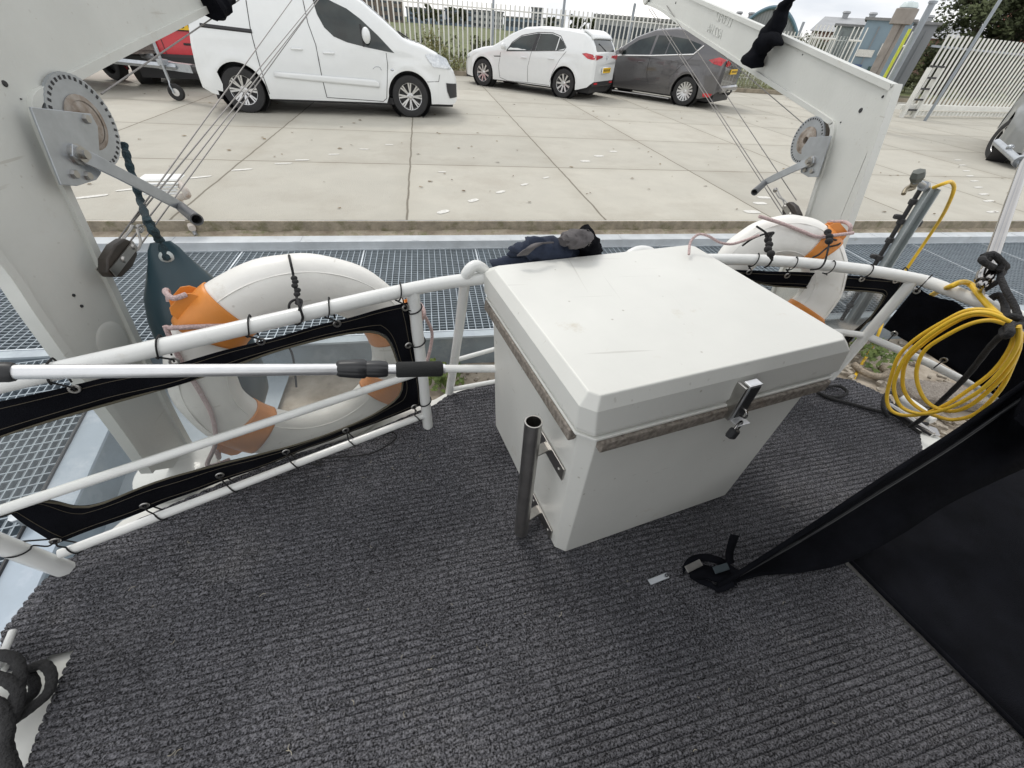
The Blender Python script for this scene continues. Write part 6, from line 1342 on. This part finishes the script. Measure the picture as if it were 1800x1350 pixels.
ribbon([P(1212,1010,.297), P(1230,1020,.30), P(1250,1028,.305), P(1262,1035,.31), P(1290,1025,.32)], .020, lambda f: Vector((.2,.9,.1)).normalized(), M['canvas'], 'strap', t)
ribbon([P(1285,992,.33), P(1282,975,.34), P(1287,955,.355), P(1292,940,.365)], .024, lambda f: Vector((1,.2-f*.7,.1)).normalized(), M['canvas'], 'strap_tail', t)
a0, a1 = P(1205,1003,.312), P(1231,990,.318); d = (a1-a0).normalized(); q = Vector((-d.y,d.x,.25)).normalized()
b = MB(); b.box((a0+a1)/2+Vector((0,0,.006)), ((a1-a0).length,.018,.003), ax=(d,q,d.cross(q))); obj('buckle', b, M['satin'], t, 0, bev=.001)
ribbon([P(1212,1004,.303), P(1236,1004,.306), P(1262,1012,.308), P(1292,1016,.315)], .042, lambda f: Vector((.2,.95,.05)).normalized(), M['canvas'], 'strap', t)
a0, a1 = P(1255,1003,.325), P(1280,995,.33); d = (a1-a0).normalized(); q = Vector((-d.y,d.x,.3)).normalized()
b = MB(); b.box((a0+a1)/2, ((a1-a0).length,.018,.004), ax=(d,q,d.cross(q))); obj('slider', b, mat('dark_blue_grey_steel', (.07,.09,.10), .4, .5), t, 0, bev=.001)
# ------------------------------------------------------------------ cockpit tent
t = thing('cockpit_tent', 'black canvas cockpit tent with its door flap drawn down to the carpet', 'tent', (1.2,.3,DZ))
top = cat([P(1262,1030,.305), P(1320,995,.34), P(1420,930,.42), P(1540,850,.53), P(1680,760,.68), P(1800,676,.84), P(1900,610,1.0), P(2050,520,1.25)], 8)
bot = cat([P(1266,1036,.302), P(1330,1014,.30), P(1420,1004,.305), P(1490,988,.315), P(1580,942,.36), P(1660,890,.43), P(1740,850,.50), P(1820,815,.56)], 8)
nj = 8; vs = []
for i in range(len(top)):
    for j in range(nj+1):
        f_ = j/nj; p = top[i].lerp(bot[i], f_); p = p + FW*(.05*math.sin(math.pi*f_)*min(1,i/20)) + Vector((0,0,1))*noise.noise(p*7)*.010; vs.append(p)
b = MB(); b.add(vs, [(i*(nj+1)+j, i*(nj+1)+j+1, (i+1)*(nj+1)+j+1, (i+1)*(nj+1)+j) for i in range(len(top)-1) for j in range(nj)]); fl_ = obj('door_flap', b, M['canvas'], t, 60, solid=.003)
b = MB(); off_ = [p+(CAM-p).normalized()*.006 for p in top]; b.tube(off_, .007, 8); obj('edge_piping', b, M['canvas'], fl_, 60)
b = MB(); off_ = [top[i].lerp(bot[i], .16)+(CAM-top[i]).normalized()*.004 for i in range(len(top))]; b.tube(off_, .0045, 6); obj('zip', b, M['black'], fl_, 60)
# inner wall and lowered floor cloth to the right of the carpet edge
e0, e1 = P(1490,985,.292), P(1800,1296,.292)
dd = (e1-e0).normalized(); e2 = e1+dd*1.6; ex = Vector((1.0,.25,0)).normalized()
wall = [e0-dd*.02, e2]; g_ = []
b = MB(); nI = 20
for i in range(nI+1):
    p = wall[0].lerp(wall[1], i/nI)
    for j, (a, z) in enumerate(((0,.300),(.05,.302),(.25,.30),(.6,.31),(1.1,.33))): q = p+ex*a; g_.append(Vector((q.x,q.y,z+noise.noise(q*5)*.012*(j>0))))
b.add(g_, [(i*5+j, i*5+j+1, (i+1)*5+j+1, (i+1)*5+j) for i in range(nI) for j in range(4)]); obj('floor_cloth', b, M['canvas'], t, 60, solid=.003)
b = MB(); b.tube([wall[0]+Vector((0,0,.006)), wall[1]+Vector((0,0,.006))], .0065, 8); obj('edge_trim', b, M['canvas'], t, 60)
# tent wall above the flap, roof and back, unseen behind and right of the viewer, extents set to shade the locker
W0 = Vector((1.36,.46,0)); W1 = Vector((1.62,-2.1,0))
b = MB(); b.add([Vector((W0.x,W0.y,.80)), Vector((W1.x,W1.y,.3)), Vector((W1.x,W1.y,2.0)), Vector((W0.x,W0.y,2.0))], [(0,1,2,3)]); obj('side_wall', b, M['canvas'], t, 0, solid=.004)
b = MB(); b.add([Vector((1.36,.46,1.86)), Vector((1.60,-.9,1.86)), Vector((.2,-.9,1.84)), Vector((.28,.0,1.76)), Vector((.72,.40,1.74))], [(0,1,2,3,4)]); obj('roof', b, M['canvas'], t, 0, solid=.004)
b = MB(); b.add([Vector((1.60,-.9,.3)), Vector((.2,-.9,.3)), Vector((.2,-.9,1.84)), Vector((1.60,-.9,1.86))], [(0,1,2,3)]); obj('back_wall', b, M['canvas'], t, 0, solid=.004)
b = MB(); b.add([Vector((1.34,.45,1.40)), Vector((1.58,-.88,1.40)), Vector((.95,-.88,1.52)), Vector((.92,.40,1.50))], [(0,1,2,3)]); obj('shade_canopy', b, M['canvas'], t, 0, solid=.02)  # unseen low canopy panel, added to block sky light from the locker front
# ------------------------------------------------------------------ odds and ends
t = thing('black_lanyard', 'thin black line looped on the carpet below the left stern rail', 'cord', tuple(P(600,800,.3)))
ropeline('line', [P(548,815,.30), P(565,818,.305), P(552,808,.305), P(545,806,.30), P(575,805,.30), P(620,802,.30), P(655,796,.30), P(685,780,.30), P(697,768,.30), P(690,760,.31), P(675,762,.32), P(662,757,.34)], t, .0026, M['cord'], 6)
# white ventilator-like step on the quay
c0 = P(283,340,0); t = thing('ribbed_step', 'small white ribbed seat on a bent leg at the quay edge behind the wire tackle', 'step', tuple(c0))
b = MB()
tc0 = P(282,314,.30); ux = Vector((1,.1,0)).normalized(); uy = Vector((-.1,1,0)).normalized()
b.box(tc0+Vector((0,.02,.0)), (.30,.17,.022), ax=(ux,uy,Vector((0,0,1))), chamf=.01)
for k in range(4): b.box(tc0+uy*(-.10-.004*k)+Vector((0,0,-.012-.024*k)), (.30-.02*k,.03,.014), ax=(ux,uy,Vector((0,0,1))), chamf=.004)
obj('seat', b, M['white'], t, 30)
b = MB(); b.tube(cat([tc0+ux*.14+Vector((0,-.05,-.02)), tc0+ux*.19+Vector((0,-.1,-.1)), P(315,350,.1), P(328,378,.0), P(338,402,-.05)],5), .028, 10); obj('leg', b, mat('stained_white_paint', (.55,.50,.45), .6, var=.15, sc=10, stain=(.35,.22,.14), sstain=12, amt=.55), t, 60)
b = MB(); b.tube([P(334,395,-.05), P(345,414,-.10)], .016, 8); obj('foot_pin', b, M['zinc'], t, 60)
# debris on the dock floor: weeds and chips seen under the rails
rnd = random.Random(21); b = MB()
for i in range(900):
    x = rnd.uniform(2.2,6.5); y = rnd.uniform(.9,2.3); s_ = rnd.uniform(.006,.035); a = rnd.uniform(0,6.3); z = -.435+rnd.uniform(0,.02)
    b.box((x,y,z), (s_*2,s_,s_*.6), rz=a)
for i in range(300):
    x = rnd.uniform(-.6,1.3); y = rnd.uniform(1.5,2.3); s_ = rnd.uniform(.006,.022); b.box((x,y,-.44), (s_*2,s_,s_*.6), rz=rnd.uniform(0,6.3))
struct('rubble', b, mat('wood_and_stone_chips', (.25,.19,.14), .9, var=.6, sc=30, col2=(.46,.42,.35)), kind='stuff')
def plantlet(x, y, n, label, sc=1):
    t = thing('weed', label, 'plant', (x,y,-.44), group='weeds on the dock floor'); b = MB()
    for k in range(n):
        a = rnd.uniform(0,6.28); r_ = rnd.uniform(.02,.16)*sc; q = Vector((x+math.cos(a)*r_, y+math.sin(a)*r_, -.43+rnd.uniform(0,.12)*sc)); leafball(b, q, .02, 4, .022*sc, rnd)
    obj('leaves', b, mat('small_green_leaves', (.09,.15,.03), .7, var=.4, sc=9, col2=(.20,.26,.07)), t, 0)
q = P(1530,634,-.42); plantlet(q.x, q.y, 60, 'small green weed on the dock floor right of the locker lid', 1.2)
q = P(775,680,-.42); plantlet(q.x, q.y, 60, 'green weed on the dock floor seen between the rail post and the hoop', 1.1)
q = P(1560,655,-.42)
b = MB(); b.tube(cat([P(1500,640,-.40), P(1520,655,-.41), P(1545,662,-.41), P(1560,656,-.41), P(1552,646,-.41), P(1575,650,-.41)],6), .025, 8); tag(obj('old_rope', b, mat('weathered_rope', (.30,.25,.19), .9, var=.4, sc=60, bump=1, bsc=90), None, 60), 'weathered rope lying on the sandy dock floor behind the locker', 'rope')
a0, a1 = P(1585,688,-.40), P(1720,700,-.40)
b = MB(); b.box((a0+a1)/2, ((a1-a0).length,.22,.10), rz=math.atan2((a1-a0).y,(a1-a0).x), chamf=.015); tag(obj('timber_baulk', b, M['wood'], None, 30), 'dark weathered timber baulk on the dock floor behind the hose coil', 'timber')
